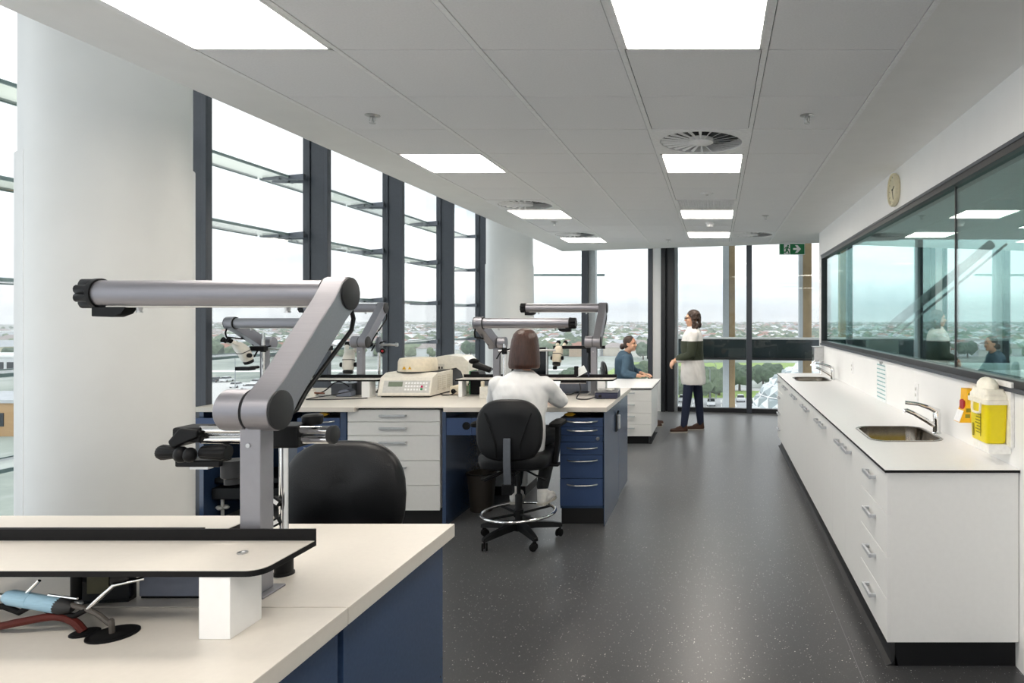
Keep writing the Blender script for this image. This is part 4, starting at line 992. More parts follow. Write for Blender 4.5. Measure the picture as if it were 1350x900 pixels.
mb = MB(); mb.box(-.148, .145, -.003, 0, .135, .39); mb.build('screen', 'dark_glass', t)
t = thing('white_cup_holder', 'small white block holder left of the lamp post near the seated woman', 'holder', (cpos(640, 5.7).x, 5.70, ZT))
mb = MB(); mb.box(-.04, .03, -.03, .05, 0, .10); mb.build('block', 'micro_white', t, bev=.004)
mb = MB(); mb.rev((-.02, -.01, .10), (0, 0, 1), [(.014, 0), (.016, .04), (.012, .045)], 14); mb.build('cup', 'beige', t)
# right end devices
t = thing('dust_box', 'grey open-topped unit under the right raised tray', 'unit', (cpos(762, 6.08).x-.01, 6.08, ZT))
mb = MB(); mb.prism([(-.155, 0), (.10, 0), (.10, .17), (.085, .17), (.085, .085), (-.155, .085)], 'y', 0, .18); mb.build('casing', 'grey_blue', t, bev=.003)
mb = MB(); mb.box(-.15, .08, .02, .16, .085, .125); mb.build('inner_block', 'black_plastic', t)
mb = MB(); mb.box(-.15, .08, .005, .012, .083, .094); mb.build('front_bar', 'nickel', t)
t = thing('speed_controller', 'dark blue controller with pale round dome on the aisle corner of the middle bench', 'controller', (cpos(799, 5.65).x, 5.65, ZT))
mb = MB(); mb.prism([(0, .004), (.17, .004), (.17, .06), (.15, .075), (.03, .058), (0, .04)], 'x', -.095, .095); mb.build('case', 'navy_device', t, bev=.006)
mb = MB(); mb.prism([(.012, .0525), (.028, .060), (.15, .077), (.165, .066), (.165, .064), (.15, .074), (.03, .057)], 'x', -.097, .097); mb.build('silver_trim', 'nickel', t)
mb = MB(); mb.ell((.02, .10, .069), (.036, .036, .016), 18, 10); mb.build('dome', 'panel_grey', t)
mb = MB(); mb.rev((-.05, .003, .026), (0, -1, 0), [(.014, 0), (.012, .01)], 14); mb.build('socket', 'black_plastic', t)
mb = MB(); mb.box(-.08, .08, .01, .16, 0, .004); mb.build('foot', 'black_rubber', t)
cable('black coiled cable lying beside the dark blue controller', [(-.99, 5.64, ZT+.02), (-1.05, 5.60, ZT+.006), (-1.12, 5.60, ZT+.006), (-1.16, 5.68, ZT+.008), (-1.14, 5.74, ZT+.06), (-1.15, 5.76, ZT+.12)], .005)
cable('short black cable under the right raised tray', [(-1.33, 5.98, ZT+.006), (-1.27, 5.95, ZT+.006), (-1.22, 6.0, ZT+.02), (-1.12, 6.03, ZT+.02)], .005)
t = thing('white_card_clip', 'white card and black clip leaning on the aisle-end lamp post', 'card', (-1.16, 5.97, ZT+.16))
mb = MB(); mb.m = Matrix.Rotation(-.5, 4, 'Y'); mb.box(-.05, .05, 0, .004, .02, .085); mb.build('card', 'paper', t)
mb = MB(); mb.box(-.08, -.045, -.01, .02, .0, .09); mb.build('clip', 'black_plastic', t, bev=.004)
mb = MB(); mb.box(.04, .05, -.004, .006, .0, .04); mb.build('purple_label', 'navy_device', t)
# left end devices
t = thing('grey_power_box', 'grey power box under the raised tray left of the centrifuge', 'control box', (cpos(452, 5.86).x, 5.86, ZT))
mb = MB(); mb.box(-.12, .06, .03, .17, .003, .105); mb.build('case', 'grey_metal', t, bev=.004)
mb = MB(); mb.prism([(-.03, 0.003), (.10, 0.003), (.10, .05), (.06, .065), (-.0, .055)], 'y', -.06, .02); mb.build('foot_switch', 'grey_blue', t, bev=.005)
mb = MB(); mb.box(-.11, .05, .04, .16, 0, .003); mb.build('foot', 'black_rubber', t)
cable('black cable curling over the grey power box', [(-3.42, 5.72, ZT+.006), (-3.33, 5.80, ZT+.05), (-3.27, 5.85, ZT+.115), (-3.2, 5.84, ZT+.12), (-3.12, 5.80, ZT+.09)], .005)
cable('long black cable lying in front of the grey power box', [(-3.1, 5.79, ZT+.05), (-3.2, 5.70, ZT+.03), (-3.36, 5.64, ZT+.006), (-3.3, 5.56, ZT+.006), (-3.0, 5.62, ZT+.006), (-2.9, 5.68, ZT+.006)], .004)
mat('copper', '7A4630', .45)
t = thing('gas_burner', 'small white bench burner with copper ring right of the large arm', 'burner', (cpos(411, 5.7).x, 5.70, ZT))
mb = MB(); mb.rev((0, 0, 0), (0, 0, 1), [(.055, 0), (.055, .008), (.035, .02), (.03, .07), (.036, .075), (.034, .08)], 24); mb.build('cup', 'micro_white', t)
mb = MB(); mb.cyl((.0, 0, .078), (0, 0, .13), .009, seg=12); mb.rev((0, 0, .128), (0, 0, 1), [(.02, 0), (.02, .012)], 14); mb.build('stem', 'nickel', t)
mb = MB(); mb.tube([(-.10, .03, .05), (-.05, .02, .055), (0, -.02, .05), (.05, .0, .045), (.09, .03, .04)], .007, 8); mb.build('copper_arm', 'copper', t)
t = thing('tool_block', 'small dark tool block beside the bench burner', 'tool block', (cpos(393, 5.85).x, 5.85, ZT))
mb = MB(); mb.box(-.05, .05, -.03, .03, 0, .055); mb.build('block', 'joint_dark', t, bev=.004)
for q in range(4):
    mb = MB(); mb.cyl((-.035+q*.023, 0, .05), (-.045+q*.03, .01, .12+.015*(q % 2)), .004, seg=8); mb.build('bur_tool', 'nickel' if q % 2 else 'cushion_red', t)
# ------------------------------------------------------------------ under the near tray
t = thing('control_unit', 'grey-blue control box under the near tray', 'control box', (-1.35, 1.685, ZN))
mb = MB(); mb.box(-.075, .09, 0, .014, .004, .14); mb.build('case', 'grey_blue', t, bev=.003)
mb = MB(); mb.box(-.07, .085, .001, .012, 0, .004); mb.build('foot', 'black_rubber', t)
mb = MB(); mb.rev((.08, 0, .02), (0, -1, 0), [(.004, 0), (.004, .004)], 10); mb.build('button', 'black_plastic', t)
mat('olive_glass', '55543F', .3)
t = thing('dark_gauge_box', 'black box with olive window under the near tray', 'gauge box', (-1.485, 1.655, ZN))
mb = MB(); mb.m = Matrix.Rotation(.12, 4, 'Z'); mb.box(-.055, .055, 0, .03, .0, .13); mb.build('case', 'dark_glass', t, bev=.003)
mb = MB(); mb.m = Matrix.Rotation(.12, 4, 'Z'); mb.box(-.035, .012, -.002, .0, .025, .11); mb.build('window', 'olive_glass', t)
t = thing('tray_post', 'black round post with silver foot ring under the near tray', 'post', (-1.545, 1.65, ZN))
mb = MB(); mb.cyl((0, 0, .006), (0, 0, .133), .012, seg=18); mb.build('shaft', 'black_plastic', t)
mb = MB(); mb.rev((0, 0, 0), (0, 0, 1), [(.017, 0), (.017, .006), (.014, .012), (.012, .012)], 18); mb.build('foot_ring', 'nickel', t)
for x, y, r, lab in ((-1.318, 1.492, .047, 'large black cable grommet in the nearest bench top'), (-1.385, 1.498, .027, 'small black cable grommet with the red cord in the nearest bench top')):
    t = thing('cable_grommet', lab, 'grommet', (x, y, ZN+.0005), 0, 'black cable grommets')
    mb = MB(); mb.rev((0, 0, 0), (0, 0, 1), [(r, 0), (r, .002), (r-.004, .0035), (r-.008, .0025)], 32); mb.build('ring', 'black_plastic', t)
    mb = MB(); mb.rev((0, 0, .0026), (0, 0, 1), [(r-.008, 0), (r-.01, .0008)], 32); mb.build('bristle_disc', 'black_rubber', t)
hy = 1.50
def hp(px, py, Y=hy): return at(px, py, Y)
t = thing('handpiece', 'pale blue ribbed handpiece held under the near tray', 'handpiece', hp(42, 793))
o_ = t.location; a = hp(8, 786); b_ = hp(76, 798)
mb = MB(off=o_); mb.rev(a, b_-a, [(.004, -.004), (.012, .0), (.0165, .012), (.0165, .054), (.0155, .0545), (.0165, .055), (.0165, .118)], 24); mb.build('grip', 'handpiece', t)
mb = MB(off=o_); mb.rev(b_, b_-a, [(.0165, 0), (.017, .012), (.013, .026), (.008, .034)], 20); mb.build('rear_coupling', 'cord_black', t)
mb = MB(off=o_); mb.rev(a, a-b_, [(.006, .0), (.005, .02), (.003, .03)], 12); mb.build('nozzle', 'nickel', t)
t = thing('handpiece_holder', 'chrome wire holder with black forked cradles under the near tray', 'holder', hp(120, 790))
o_ = t.location
mb = MB(off=o_); mb.tube([hp(112, 806), hp(126, 793), hp(150, 771), at(190, 762, 1.53)], .0045, 10); mb.build('holder_rod', 'chrome', t)
mb = MB(off=o_); mb.tube([hp(62, 804), hp(76, 808), hp(98, 812), hp(114, 803)], .0065, 10); mb.tube([hp(-20, 801), hp(5, 799), hp(26, 807), hp(38, 800)], .0065, 10); mb.build('cradle_fork', 'black_rubber', t)
mb = MB(off=o_); mb.tube([hp(34, 783), hp(52, 765)], .0035, 8); mb.tube([hp(64, 784), hp(102, 789)], .003, 8); mb.build('upper_rod', 'chrome', t)
cable('dark cable running from the pale blue handpiece into the large grommet', [hp(92, 797), hp(108, 801), hp(128, 809), hp(145, 822), (-1.322, 1.492, ZN+.03), (-1.32, 1.492, ZN+.004)], .0055, 'cord_grey')
cable('thick rust-red cord running into the small grommet', [(-1.75, 1.50, ZN+.012), (-1.6, 1.50, ZN+.012), (-1.52, 1.49, ZN+.028), (-1.45, 1.495, ZN+.038), (-1.41, 1.498, ZN+.026), (-1.388, 1.498, ZN+.004)], .0085, 'cord_red')
# ------------------------------------------------------------------ chairs (local +y is the way the sitter faces)
def task_chair(lab, seat, ring, arms, loc, rz, back_h=.42, back_w=.455, group=None):
    t = thing('task_chair', lab, 'chair', loc, rz, group)
    sb = seat-.085
    # base
    for q in range(5):
        a = 2*PI*q/5+.35; c, s_ = math.cos(a), math.sin(a)
        R = Matrix.Rotation(a, 4, 'Z')
        mb = MB(m=R); mb.loft([[(x, w, z), (x, -w, z), (x, -w*.8, z+h), (x, w*.8, z+h)] for x, w, z, h in ((.02, .034, .085, .05), (.12, .030, .083, .045), (.24, .024, .072, .036), (.295, .02, .066, .028), (.305, .014, .068, .02))])
        leg = mb.build('base_leg', 'black_plastic', t, bev=.004)
        Rw = Matrix.Translation((.29*c, .29*s_, 0)) @ Matrix.Rotation(a+.9, 4, 'Z')
        mb = MB(m=Rw)
        for y in (-.02, .008): mb.rev((-.012, y, .027), (0, 1, 0), [(.02, 0), (.027, .003), (.027, .010), (.02, .013)], 18)
        mb.box(-.018, .006, -.006, .006, .02, .06); mb.cyl((0, 0, .04), (0, 0, .075), .007, seg=8)
        mb.build('caster', 'black_rubber', leg)
    mb = MB(); mb.rev((0, 0, .07), (0, 0, 1), [(.03, 0), (.042, .01), (.04, .06), (.03, .075)], 20); mb.build('hub', 'black_plastic', t)
    mb = MB(); mb.rev((0, 0, .13), (0, 0, 1), [(.027, 0), (.025, .19), (.018, .2), (.014, .2), (.014, sb-.17)], 18); mb.build('gas_column', 'black_plastic', t)
    if ring:
        mb = MB(); mb.tube([(.255*math.cos(q*PI/20), .255*math.sin(q*PI/20), ring) for q in range(40)], .0115, 10, True); fr = mb.build('foot_ring', 'chrome', t)
        mb = MB()
        for q in range(4): a = PI/4+q*PI/2; mb.tube([(.02*math.cos(a), .02*math.sin(a), ring-.012), (.25*math.cos(a), .25*math.sin(a), ring-.006)], .009, 8)
        mb.rev((0, 0, ring-.03), (0, 0, 1), [(.034, 0), (.034, .05)], 16); mb.build('ring_spoke', 'black_plastic', fr)
    mb = MB(); mb.box(-.10, .10, -.12, .10, sb-.045, sb-.02); mb.box(-.035, .035, -.20, -.08, sb-.06, sb-.03); mb.build('mechanism', 'black_plastic', t, bev=.006)
    for s_, y, z in ((-1, -.10, -.10), (-1, -.04, -.12), (1, -.06, -.11)):
        mb = MB(); mb.tube([(s_*.05, y, sb-.04), (s_*.14, y-.02, sb+z+.03), (s_*.22, y-.03, sb+z)], [.006, .007, .012], 8); mb.build('lever', 'black_plastic', t)
    # seat
    def sr(z, k, w=.50, d=.46): return [(x*k, y*k+.01, z-(.018*max(0, (y-.12)/.11)**2 if y > .12 else 0)) for x, y in rrect(w, d, .13, 7)]
    mb = MB(); mb.loft([sr(sb-.02, .90), sr(sb-.01, .96), sr(sb+.02, .99), sr(sb+.055, 1.), sr(sb+.075, .97), sr(sb+.085, .90), sr(sb+.088, .6)]); mb.build('seat', 'black_leather', t)
    mb = MB(); mb.loft([sr(sb-.026, .86), sr(sb-.018, .93), sr(sb-.008, .945)]); mb.build('seat_shell', 'black_plastic', t)
    # back
    zb = seat-.035; ol = []
    n = 48
    for q in range(n):
        a = 2*PI*q/n; c, s_ = math.cos(a), math.sin(a)
        x = (abs(c)**.62)*(1 if c >= 0 else -1); z = (abs(s_)**.62)*(1 if s_ >= 0 else -1)
        wz = 1-.13*max(0, z)**2-.03*max(0, -z)
        ol.append((x*back_w/2*wz, z*back_h/2))
    def br(k, y, dx=0.): return [(x*k, -.235+y+.35*x*x+.10*(z*.6)**2, zb+back_h/2+z*k) for x, z in ol]
    mb = MB(); mb.loft([br(.5, -.028), br(.9, -.024), br(.97, -.012), br(1., .0), br(.995, .012), br(.97, .024), br(.92, .034), br(.84, .042), br(.7, .049), br(.5, .054), br(.25, .056)]); mb.build('backrest', 'black_leather', t)
    mb = MB()
    for s_ in (-1, 1): mb.tube([(s_*.08, -.256, zb+.02), (s_*.085, -.262, zb+back_h*.28), (s_*.12, -.262, zb+back_h*.55), (s_*.16, -.254, zb+back_h*.78)], .004, 6)
    mb.build('back_seam', 'black_plastic', t)
    mb = MB(); mb.loft([[(x, y, z) for x, y in ((-.024, yc-.007), (.024, yc-.007), (.024, yc+.007), (-.024, yc+.007))] for yc, z in ((-.272, zb+.16), (-.276, zb+.0), (-.262, sb-.10), (-.25, sb-.13))]); mb.build('back_stem', 'grey_metal', t, bev=.002)
    mb = MB(); mb.box(-.034, .034, -.285, -.21, sb-.17, sb-.10); mb.box(-.025, .025, -.22, -.08, sb-.06, sb-.035); mb.hexa([(-.025, -.26, sb-.13), (.025, -.26, sb-.13), (.025, -.20, sb-.13), (-.025, -.20, sb-.13), (-.025, -.2, sb-.04), (.025, -.2, sb-.04), (.025, -.14, sb-.04), (-.025, -.14, sb-.04)]); mb.build('stem_clamp', 'black_plastic', t, bev=.005)
    if arms:
        for s_ in (-1, 1):
            mb = MB(); mb.loft([[(s_*(.27+.01*q)-.02*w, y, z) for y in (-.03, .03)]+[(s_*(.27+.01*q)+.02*w, y, z) for y in (.03, -.03)] for q, w, z in ((-1, .8, sb-.01), (0, .8, sb+.06), (1, .8, sb+.16), (1, .8, sb+.26))])
            mb.box(min(s_*.10, s_*.29), max(s_*.10, s_*.29), -.03, .03, sb-.032, sb-.008)
            ar = mb.build('armrest', 'black_plastic', t, bev=.006)
            mb = MB(); mb.loft([[(s_*.275+x, y+.02, z) for x, y in rrect(w, d, .03, 4)] for z, w, d in ((sb+.255, .07, .22), (sb+.262, .085, .24), (sb+.28, .085, .24), (sb+.29, .065, .21))]); mb.build('arm_pad', 'black_rubber', ar)
    return t
CH = Vector((-1.405, 4.86, 0))
task_chair('black drafting chair with chrome foot ring carrying the woman in white', .645, .20, True, CH, .0, group=None)
task_chair('black leather chair back rising behind the nearest bench', .70, .20, False, (-1.485, 2.52, 0), PI, .42, .49)
task_chair('dark office chair half hidden behind the woman in denim', .52, 0, False, (-1.46, 10.2, 0), -PI/2+.25, .46, .45)

# ------------------------------------------------------------------ people
mat('skin', 'D9A98C', .55, var=.04, scale=60, sss=.15)
mat('sweater_white', 'EFEFEF', .85, var=.03, scale=250, bump=.15)
mat('trousers_black', '17181B', .8, var=.1, scale=200, bump=.1)
mat('sneaker_white', 'E8E6E2', .6); mat('hair_brown', '40241A', .38, var=.35, scale=14, stretch=(12, 12, .6), bump=.3)
mat('hair_dark', '3B2A20', .5, var=.3, scale=20, stretch=(8, 8, 1), bump=.3)
mat('denim_shirt', '3F586B', .8, var=.12, scale=150, bump=.1); mat('jeans_navy', '1E2740', .8, var=.12, scale=150, bump=.1)
mat('shoe_brown', '4A2C1C', .5); mat('lips', 'A8655A', .5); mat('eye_dark', '1A1512', .2); mat('sole', 'BDB9B0', .6)
def sweater_banded():
    m = bpy.data.materials.new('sweater_banded'); m.use_nodes = True
    nt = m.node_tree; b = nt.nodes['Principled BSDF']; L = nt.links.new
    tc = nt.nodes.new('ShaderNodeTexCoord'); sx = nt.nodes.new('ShaderNodeSeparateXYZ'); L(tc.outputs['Object'], sx.inputs[0])
    rp = nt.nodes.new('ShaderNodeValToRGB'); rp.color_ramp.interpolation = 'CONSTANT'
    e = rp.color_ramp.elements; w = lin('EDEAE6')+(1,); g = lin('343B2B')+(1,)
    e[0].color = w; e[0].position = 0
    e[1].position = .5; e[1].color = g
    x = e.new(.63); x.color = w
    dv = nt.nodes.new('ShaderNodeMath'); dv.operation = 'DIVIDE'; dv.inputs[1].default_value = 2.0; L(sx.outputs['Z'], dv.inputs[0]); L(dv.outputs[0], rp.inputs['Fac'])
    L(rp.outputs['Color'], b.inputs['Base Color']); b.inputs['Roughness'].default_value = .85
    nz = nt.nodes.new('ShaderNodeTexNoise'); nz.inputs['Scale'].default_value = 200; L(tc.outputs['Object'], nz.inputs['Vector'])
    bp = nt.nodes.new('ShaderNodeBump'); bp.inputs['Strength'].default_value = .15; bp.inputs['Distance'].default_value = .01; L(nz.outputs['Fac'], bp.inputs['Height']); L(bp.outputs['Normal'], b.inputs['Normal'])
    M['sweater_banded'] = m
sweater_banded()

def cloth(o):           # soft folds in knitted and woven cloth
    nrm = [v.normal.copy() for v in o.data.vertices]
    for v, nv in zip(o.data.vertices, nrm):
        p = v.co; n = mnoise.noise(Vector((p.x*13, p.y*13, p.z*8)))*.6+mnoise.noise(Vector((p.x*26+5, p.y*26, p.z*17+p.x*14)))*.4
        v.co += nv*(n*.012+.003)
    o.data.update()
    return o
def trunk(mb, rows, n=32):      # rows of (x, y, z, rx, ry): one closed torso volume
    mb.loft([[(x+rx*math.cos(2*PI*q/n), y+ry*math.sin(2*PI*q/n), z) for q in range(n)] for x, y, z, rx, ry in rows])
def head_prims(mb, c, face, k=1.):
    """skull, jaw, nose, ears, lips; face = unit direction the face looks"""
    c = Vector(c); f = Vector(face).normalized(); s_ = f.cross(Vector((0, 0, 1))).normalized(); u = s_.cross(f)
    R = Matrix((s_, f, u)).transposed()
    P_ = lambda x, y, z: c+s_*x*k+f*y*k+u*z*k
    mb.ell(P_(0, -.01, .025), (.074*k, .092*k, .088*k), 20, 14, R)
    mb.ell(P_(0, .022, -.035), (.060*k, .062*k, .078*k), 18, 12, R)
    mb.ell(P_(0, .06, -.088), (.026*k, .022*k, .02*k), 12, 8, R)
    mb.cap(P_(0, .078, .012), P_(0, .102, -.024), .009*k, .013*k, 10)
    for q in (-1, 1):
        mb.ell(P_(q*.012, .092, -.028), (.009*k, .01*k, .008*k), 10, 6, R)
        mb.ell(P_(q*.074, -.012, -.005), (.009*k, .019*k, .031*k), 12, 8, R)
        mb.ell(P_(q*.028, .080, .026), (.022*k, .012*k, .008*k), 10, 6, R)
        mb.ell(P_(q*.036, .058, -.03), (.026*k, .024*k, .028*k), 12, 8, R)
    mb.ell(P_(0, .080, -.057), (.02*k, .012*k, .010*k), 12, 8, R)
    return P_, R
def face_bits(P_, R, par, off, k=1.):
    off = Vector(off)
    for q in (-1, 1):
        mb = MB(off=off); mb.ell(P_(q*.029, .0795, .008), (.012*k, .008*k, .006*k), 12, 8, R); mb.build('eye', 'eye_dark', par)
        mb = MB(off=off); mb.tube([P_(q*.014, .090, .024), P_(q*.03, .092, .030), P_(q*.046, .082, .024)], .003*k, 6); mb.build('eyebrow', 'hair_dark', par)
    mb = MB(off=off); mb.ell(P_(0, .0875, -.056), (.019*k, .007*k, .007*k), 12, 8, R); mb.build('lips', 'lips', par)
def hand_prims(mb, w, d, n, th, curl=.5, k=1.):
    """w wrist, d pointing direction, n back of hand, th side of the thumb"""
    w = Vector(w); d = Vector(d).normalized(); n = Vector(n); n = (n-d*n.dot(d)).normalized(); s_ = d.cross(n)
    if s_.dot(Vector(th)) < 0: s_ = -s_
    for o, ln, fl in ((.030, .088, .068), (.010, .092, .078), (-.010, .088, .072), (-.029, .080, .056)):
        kn = w+d*ln*k+s_*o*k+n*.004
        mb.cap(w+s_*o*.55*k, kn, .0145*k, .0105*k, 10)
        d1 = (d*math.cos(curl)-n*math.sin(curl)); d2 = (d*math.cos(curl*2)-n*math.sin(curl*2))
        m_ = kn+d1*fl*.55*k; mb.cap(kn, m_, .0092*k, .0085*k, 10); mb.cap(m_, m_+d2*fl*.5*k, .0085*k, .007*k, 10)
    b0 = w+d*.022*k+s_*.022*k; b1 = b0+(d*.6+s_*.75-n*.25).normalized()*.042*k
    mb.cap(b0, b1, .0135*k, .0105*k, 10); mb.cap(b1, b1+(d*.9+s_*.25-n*.3).normalized()*.036*k, .0098*k, .008*k, 10)
def shoe(par, off, heel, toe, m, k=1., zs=0., name='shoe'):
    heel = Vector(heel); toe = Vector(toe); d = (toe-heel).normalized(); s_ = d.cross(Vector((0, 0, 1))).normalized(); L = (toe-heel).length
    def add(mb):
        mb.cap(heel+Vector((0, 0, .038))+d*.035, heel+Vector((0, 0, .034))+d*L*.5, .036, .037)
        mb.cap(heel+Vector((0, 0, .034))+d*L*.4, heel+Vector((0, 0, .028))+d*(L-.035), .038, .030)
        mb.cap(heel+Vector((0, 0, .05))+d*.04, heel+Vector((0, 0, .095))+d*.045, .038, .042)
        mb.cap(heel+Vector((0, 0, .085))+d*.05, heel+Vector((0, 0, .05))+d*.14, .036, .032)
    o = blob(name, add, m, par, .006, 4, off)
    mb = MB(off=off); pts = []
    for u, w in ((0, .5), (.06, .85), (.3, .85), (.55, .95), (.75, 1.05), (.9, .85), (1, .35)): pts.append((u, w))
    poly = [heel+d*u*L+s_*w*.04 for u, w in pts]+[heel+d*u*L-s_*w*.04 for u, w in pts[::-1]]
    mb.loft([[(q.x, q.y, heel.z) for q in poly], [(q.x, q.y, heel.z+.016) for q in poly]]); mb.build('sole', 'sole', o)

# ---- seated woman in white, seen from behind
O1 = (-1.40, 4.86, 0); X0 = -1.40
pw = thing('person', 'woman in white sweater with brown bob seen from behind, seated on the drafting chair', 'person', O1)
hc = Vector((X0+.012, 4.985, 1.378))
sh_r, el_r, wr_r = (X0+.17, 4.91, 1.095), (X0+.245, 5.05, .975), (X0+.13, 5.29, .960)
sh_l, el_l, wr_l = (X0-.165, 4.91, 1.095), (X0-.235, 5.05, .975), (X0-.11, 5.29, .960)
hip = {1: (X0+.095, 4.85, .735), -1: (X0-.09, 4.85, .735)}
kne = {1: (X0+.15, 5.22, .70), -1: (X0-.10, 5.24, .70)}
ank = {1: (X0+.125, 5.02, .315), -1: (X0-.085, 5.07, .325)}
store = {}
def body1(mb):
    store['h'] = head_prims(mb, hc, (.02, 1, -.35))
    mb.cap((X0, 4.93, 1.10), hc+Vector((0, -.02, -.06)), .056, .052)
    mb.ell((X0, 4.84, .76), (.15, .11, .11)); mb.cap((X0, 4.85, .80), (X0, 4.91, 1.02), .09, .09)
    mb.cap((X0-.13, 4.91, 1.09), (X0+.13, 4.91, 1.09), .055, .055)
    for a, b_, c in ((sh_r, el_r, wr_r), (sh_l, el_l, wr_l)): mb.cap(a, b_, .042, .036); mb.cap(b_, c, .036, .026)
    hand_prims(mb, wr_r, (-.35, .9, -.02), (0, 0, 1), (-1, 0, 0), .35); hand_prims(mb, wr_l, (.35, .9, -.02), (0, 0, 1), (1, 0, 0), .35)
    for s_ in (1, -1): mb.cap(hip[s_], kne[s_], .075, .052); mb.cap(kne[s_], ank[s_], .05, .034); mb.cap(ank[s_], Vector(ank[s_])+Vector((0, .0, -.05)), .034, .034)
blob('body', body1, 'skin', pw, .0075, 5, O1)
face_bits(*store['h'], pw, O1)
def sw1(mb):
    trunk(mb, [(X0, 4.825, .60, .178, .128), (X0, 4.828, .66, .186, .136), (X0, 4.838, .76, .184, .134), (X0, 4.86, .87, .178, .128), (X0, 4.885, .96, .186, .128), (X0, 4.90, 1.04, .200, .124), (X0, 4.91, 1.10, .198, .112), (X0, 4.918, 1.145, .15, .094), (X0, 4.93, 1.18, .095, .080), (X0, 4.938, 1.195, .075, .07)])
    mb.cap((X0-.12, 4.91, 1.075), (X0+.12, 4.91, 1.075), .082, .082)
    mb.cap((X0, 4.925, 1.10), (X0, 4.945, 1.175), .078, .064)
    for a, b_, c in ((sh_r, el_r, wr_r), (sh_l, el_l, wr_l)): mb.cap(a, b_, .068, .060); mb.cap(b_, Vector(b_).lerp(Vector(c), .9), .060, .043)
cloth(blob('sweater', sw1, 'sweater_white', pw, .0075, 7, O1))
mb = MB(off=O1); mb.tube([(X0+.070*math.cos(a*PI/12), 4.947+.066*math.sin(a*PI/12), 1.185) for a in range(24)], .009, 8, True); mb.build('neck_rib', 'sweater_white', pw)
def tr1(mb):
    mb.ell((X0, 4.84, .735), (.178, .135, .10), 22, 12)
    for s_ in (1, -1): mb.cap(hip[s_], kne[s_], .092, .066); mb.cap(kne[s_], Vector(ank[s_])+Vector((0, 0, .035)), .064, .046)
blob('trousers', tr1, 'trousers_black', pw, .0075, 5, O1)
shoe(pw, O1, (X0+.12, 4.965, .213), (X0+.16, 5.215, .213), 'sneaker_white'); shoe(pw, O1, (X0-.085, 5.005, .213), (X0-.10, 5.255, .213), 'sneaker_white')
# bob: rings from the crown down to the blunt hem
def bob(z, rx, ry, dy, n=40):
    return [(hc.x+rx*math.cos(2*PI*q/n)*(1+.010*math.sin(q*5.3)), hc.y+dy+ry*math.sin(2*PI*q/n)*(1+.012*math.sin(q*4.1+1)), z) for q in range(n)]
mb = MB(off=O1)
mb.loft([bob(1.505, .010, .012, -.02), bob(1.502, .032, .036, -.02), bob(1.488, .060, .070, -.02), bob(1.462, .082, .094, -.02), bob(1.42, .095, .106, -.024), bob(1.37, .102, .108, -.03), bob(1.31, .109, .108, -.036), bob(1.25, .113, .106, -.042), bob(1.222, .110, .102, -.042), bob(1.215, .10, .094, -.042)], True, True)
mb.build('hair', 'hair_brown', pw, smooth=70)

# ---- woman in denim seated at the white desk, facing right
O2 = (-1.33, 10.15, 0)
pd = thing('person', 'woman in denim shirt with dark hair bun seated at the white desk, facing right', 'person', O2)
bx, by = -1.36, 10.12
hc2 = Vector((-1.262, 10.06, 1.205)); f2 = Vector((.93, -.30, .0))
sr2, er2, wr2 = (bx+.06, by-.19, 1.0), (bx+.05, by-.33, .79), (bx+.27, by-.33, .755)
sl2, el2, wl2 = (bx-.02, by+.17, 1.0), (bx+.10, by+.20, .80), (bx+.30, by-.12, .765)
def body2(mb):
    store['h2'] = head_prims(mb, hc2, f2, .98)
    mb.cap((bx+.02, by-.01, 1.02), hc2+Vector((-.02, 0, -.06)), .054, .05)
    mb.cap((bx-.02, by, .62), (bx+.01, by, .95), .12, .125); mb.ell((bx-.03, by, .58), (.14, .17, .11))
    mb.cap(sr2, sl2, .055, .055)
    for a, b_, c in ((sr2, er2, wr2), (sl2, el2, wl2)): mb.cap(a, b_, .042, .036); mb.cap(b_, c, .036, .027)
    hand_prims(mb, wr2, (.9, .3, -.05), (0, 0, 1), (0, 1, 0), .3); hand_prims(mb, wl2, (.8, -.5, -.05), (0, 0, 1), (0, -1, 0), .3)
    for s_ in (-1, 1):
        mb.cap((bx, by+s_*.10, .58), (bx+.40, by+s_*.13-.05, .58), .075, .055); mb.cap((bx+.40, by+s_*.13-.05, .58), (bx+.38, by+s_*.13-.05, .09), .05, .035)
blob('body', body2, 'skin', pd, .008, 5, O2)
face_bits(*store['h2'], pd, O2, .98)
def sw2(mb):
    trunk(mb, [(bx-.02, by, .55, .13, .17), (bx-.01, by, .62, .142, .178), (bx, by, .74, .138, .17), (bx, by, .88, .138, .178), (bx, by, .98, .13, .20), (bx, by, 1.03, .11, .19), (bx+.005, by, 1.07, .09, .12), (bx+.015, by, 1.10, .072, .078)])
    mb.cap(Vector(sr2)+Vector((0, .03, -.015)), Vector(sl2)-Vector((0, .03, .015)), .076, .076)
    for a, b_, c in ((sr2, er2, wr2), (sl2, el2, wl2)): mb.cap(a, b_, .062, .054); mb.cap(b_, Vector(b_).lerp(Vector(c), .62), .054, .045)
cloth(blob('denim_shirt', sw2, 'denim_shirt', pd, .008, 6, O2))
mb = MB(off=O2)
P_, R_ = store['h2']
for q in (-1, 1): mb.loft([[Vector((bx+.01, by, 1.055))+v for v in (Vector((.03, q*.03, .03)), Vector((.075, q*.012, -.03)), Vector((.07, q*.06, -.045)), Vector((0, q*.075, .01)))], [Vector((bx+.014, by, 1.062))+v for v in (Vector((.03, q*.03, .03)), Vector((.075, q*.012, -.03)), Vector((.07, q*.06, -.045)), Vector((0, q*.075, .01)))]])
mb.build('collar', 'denim_shirt', pd)
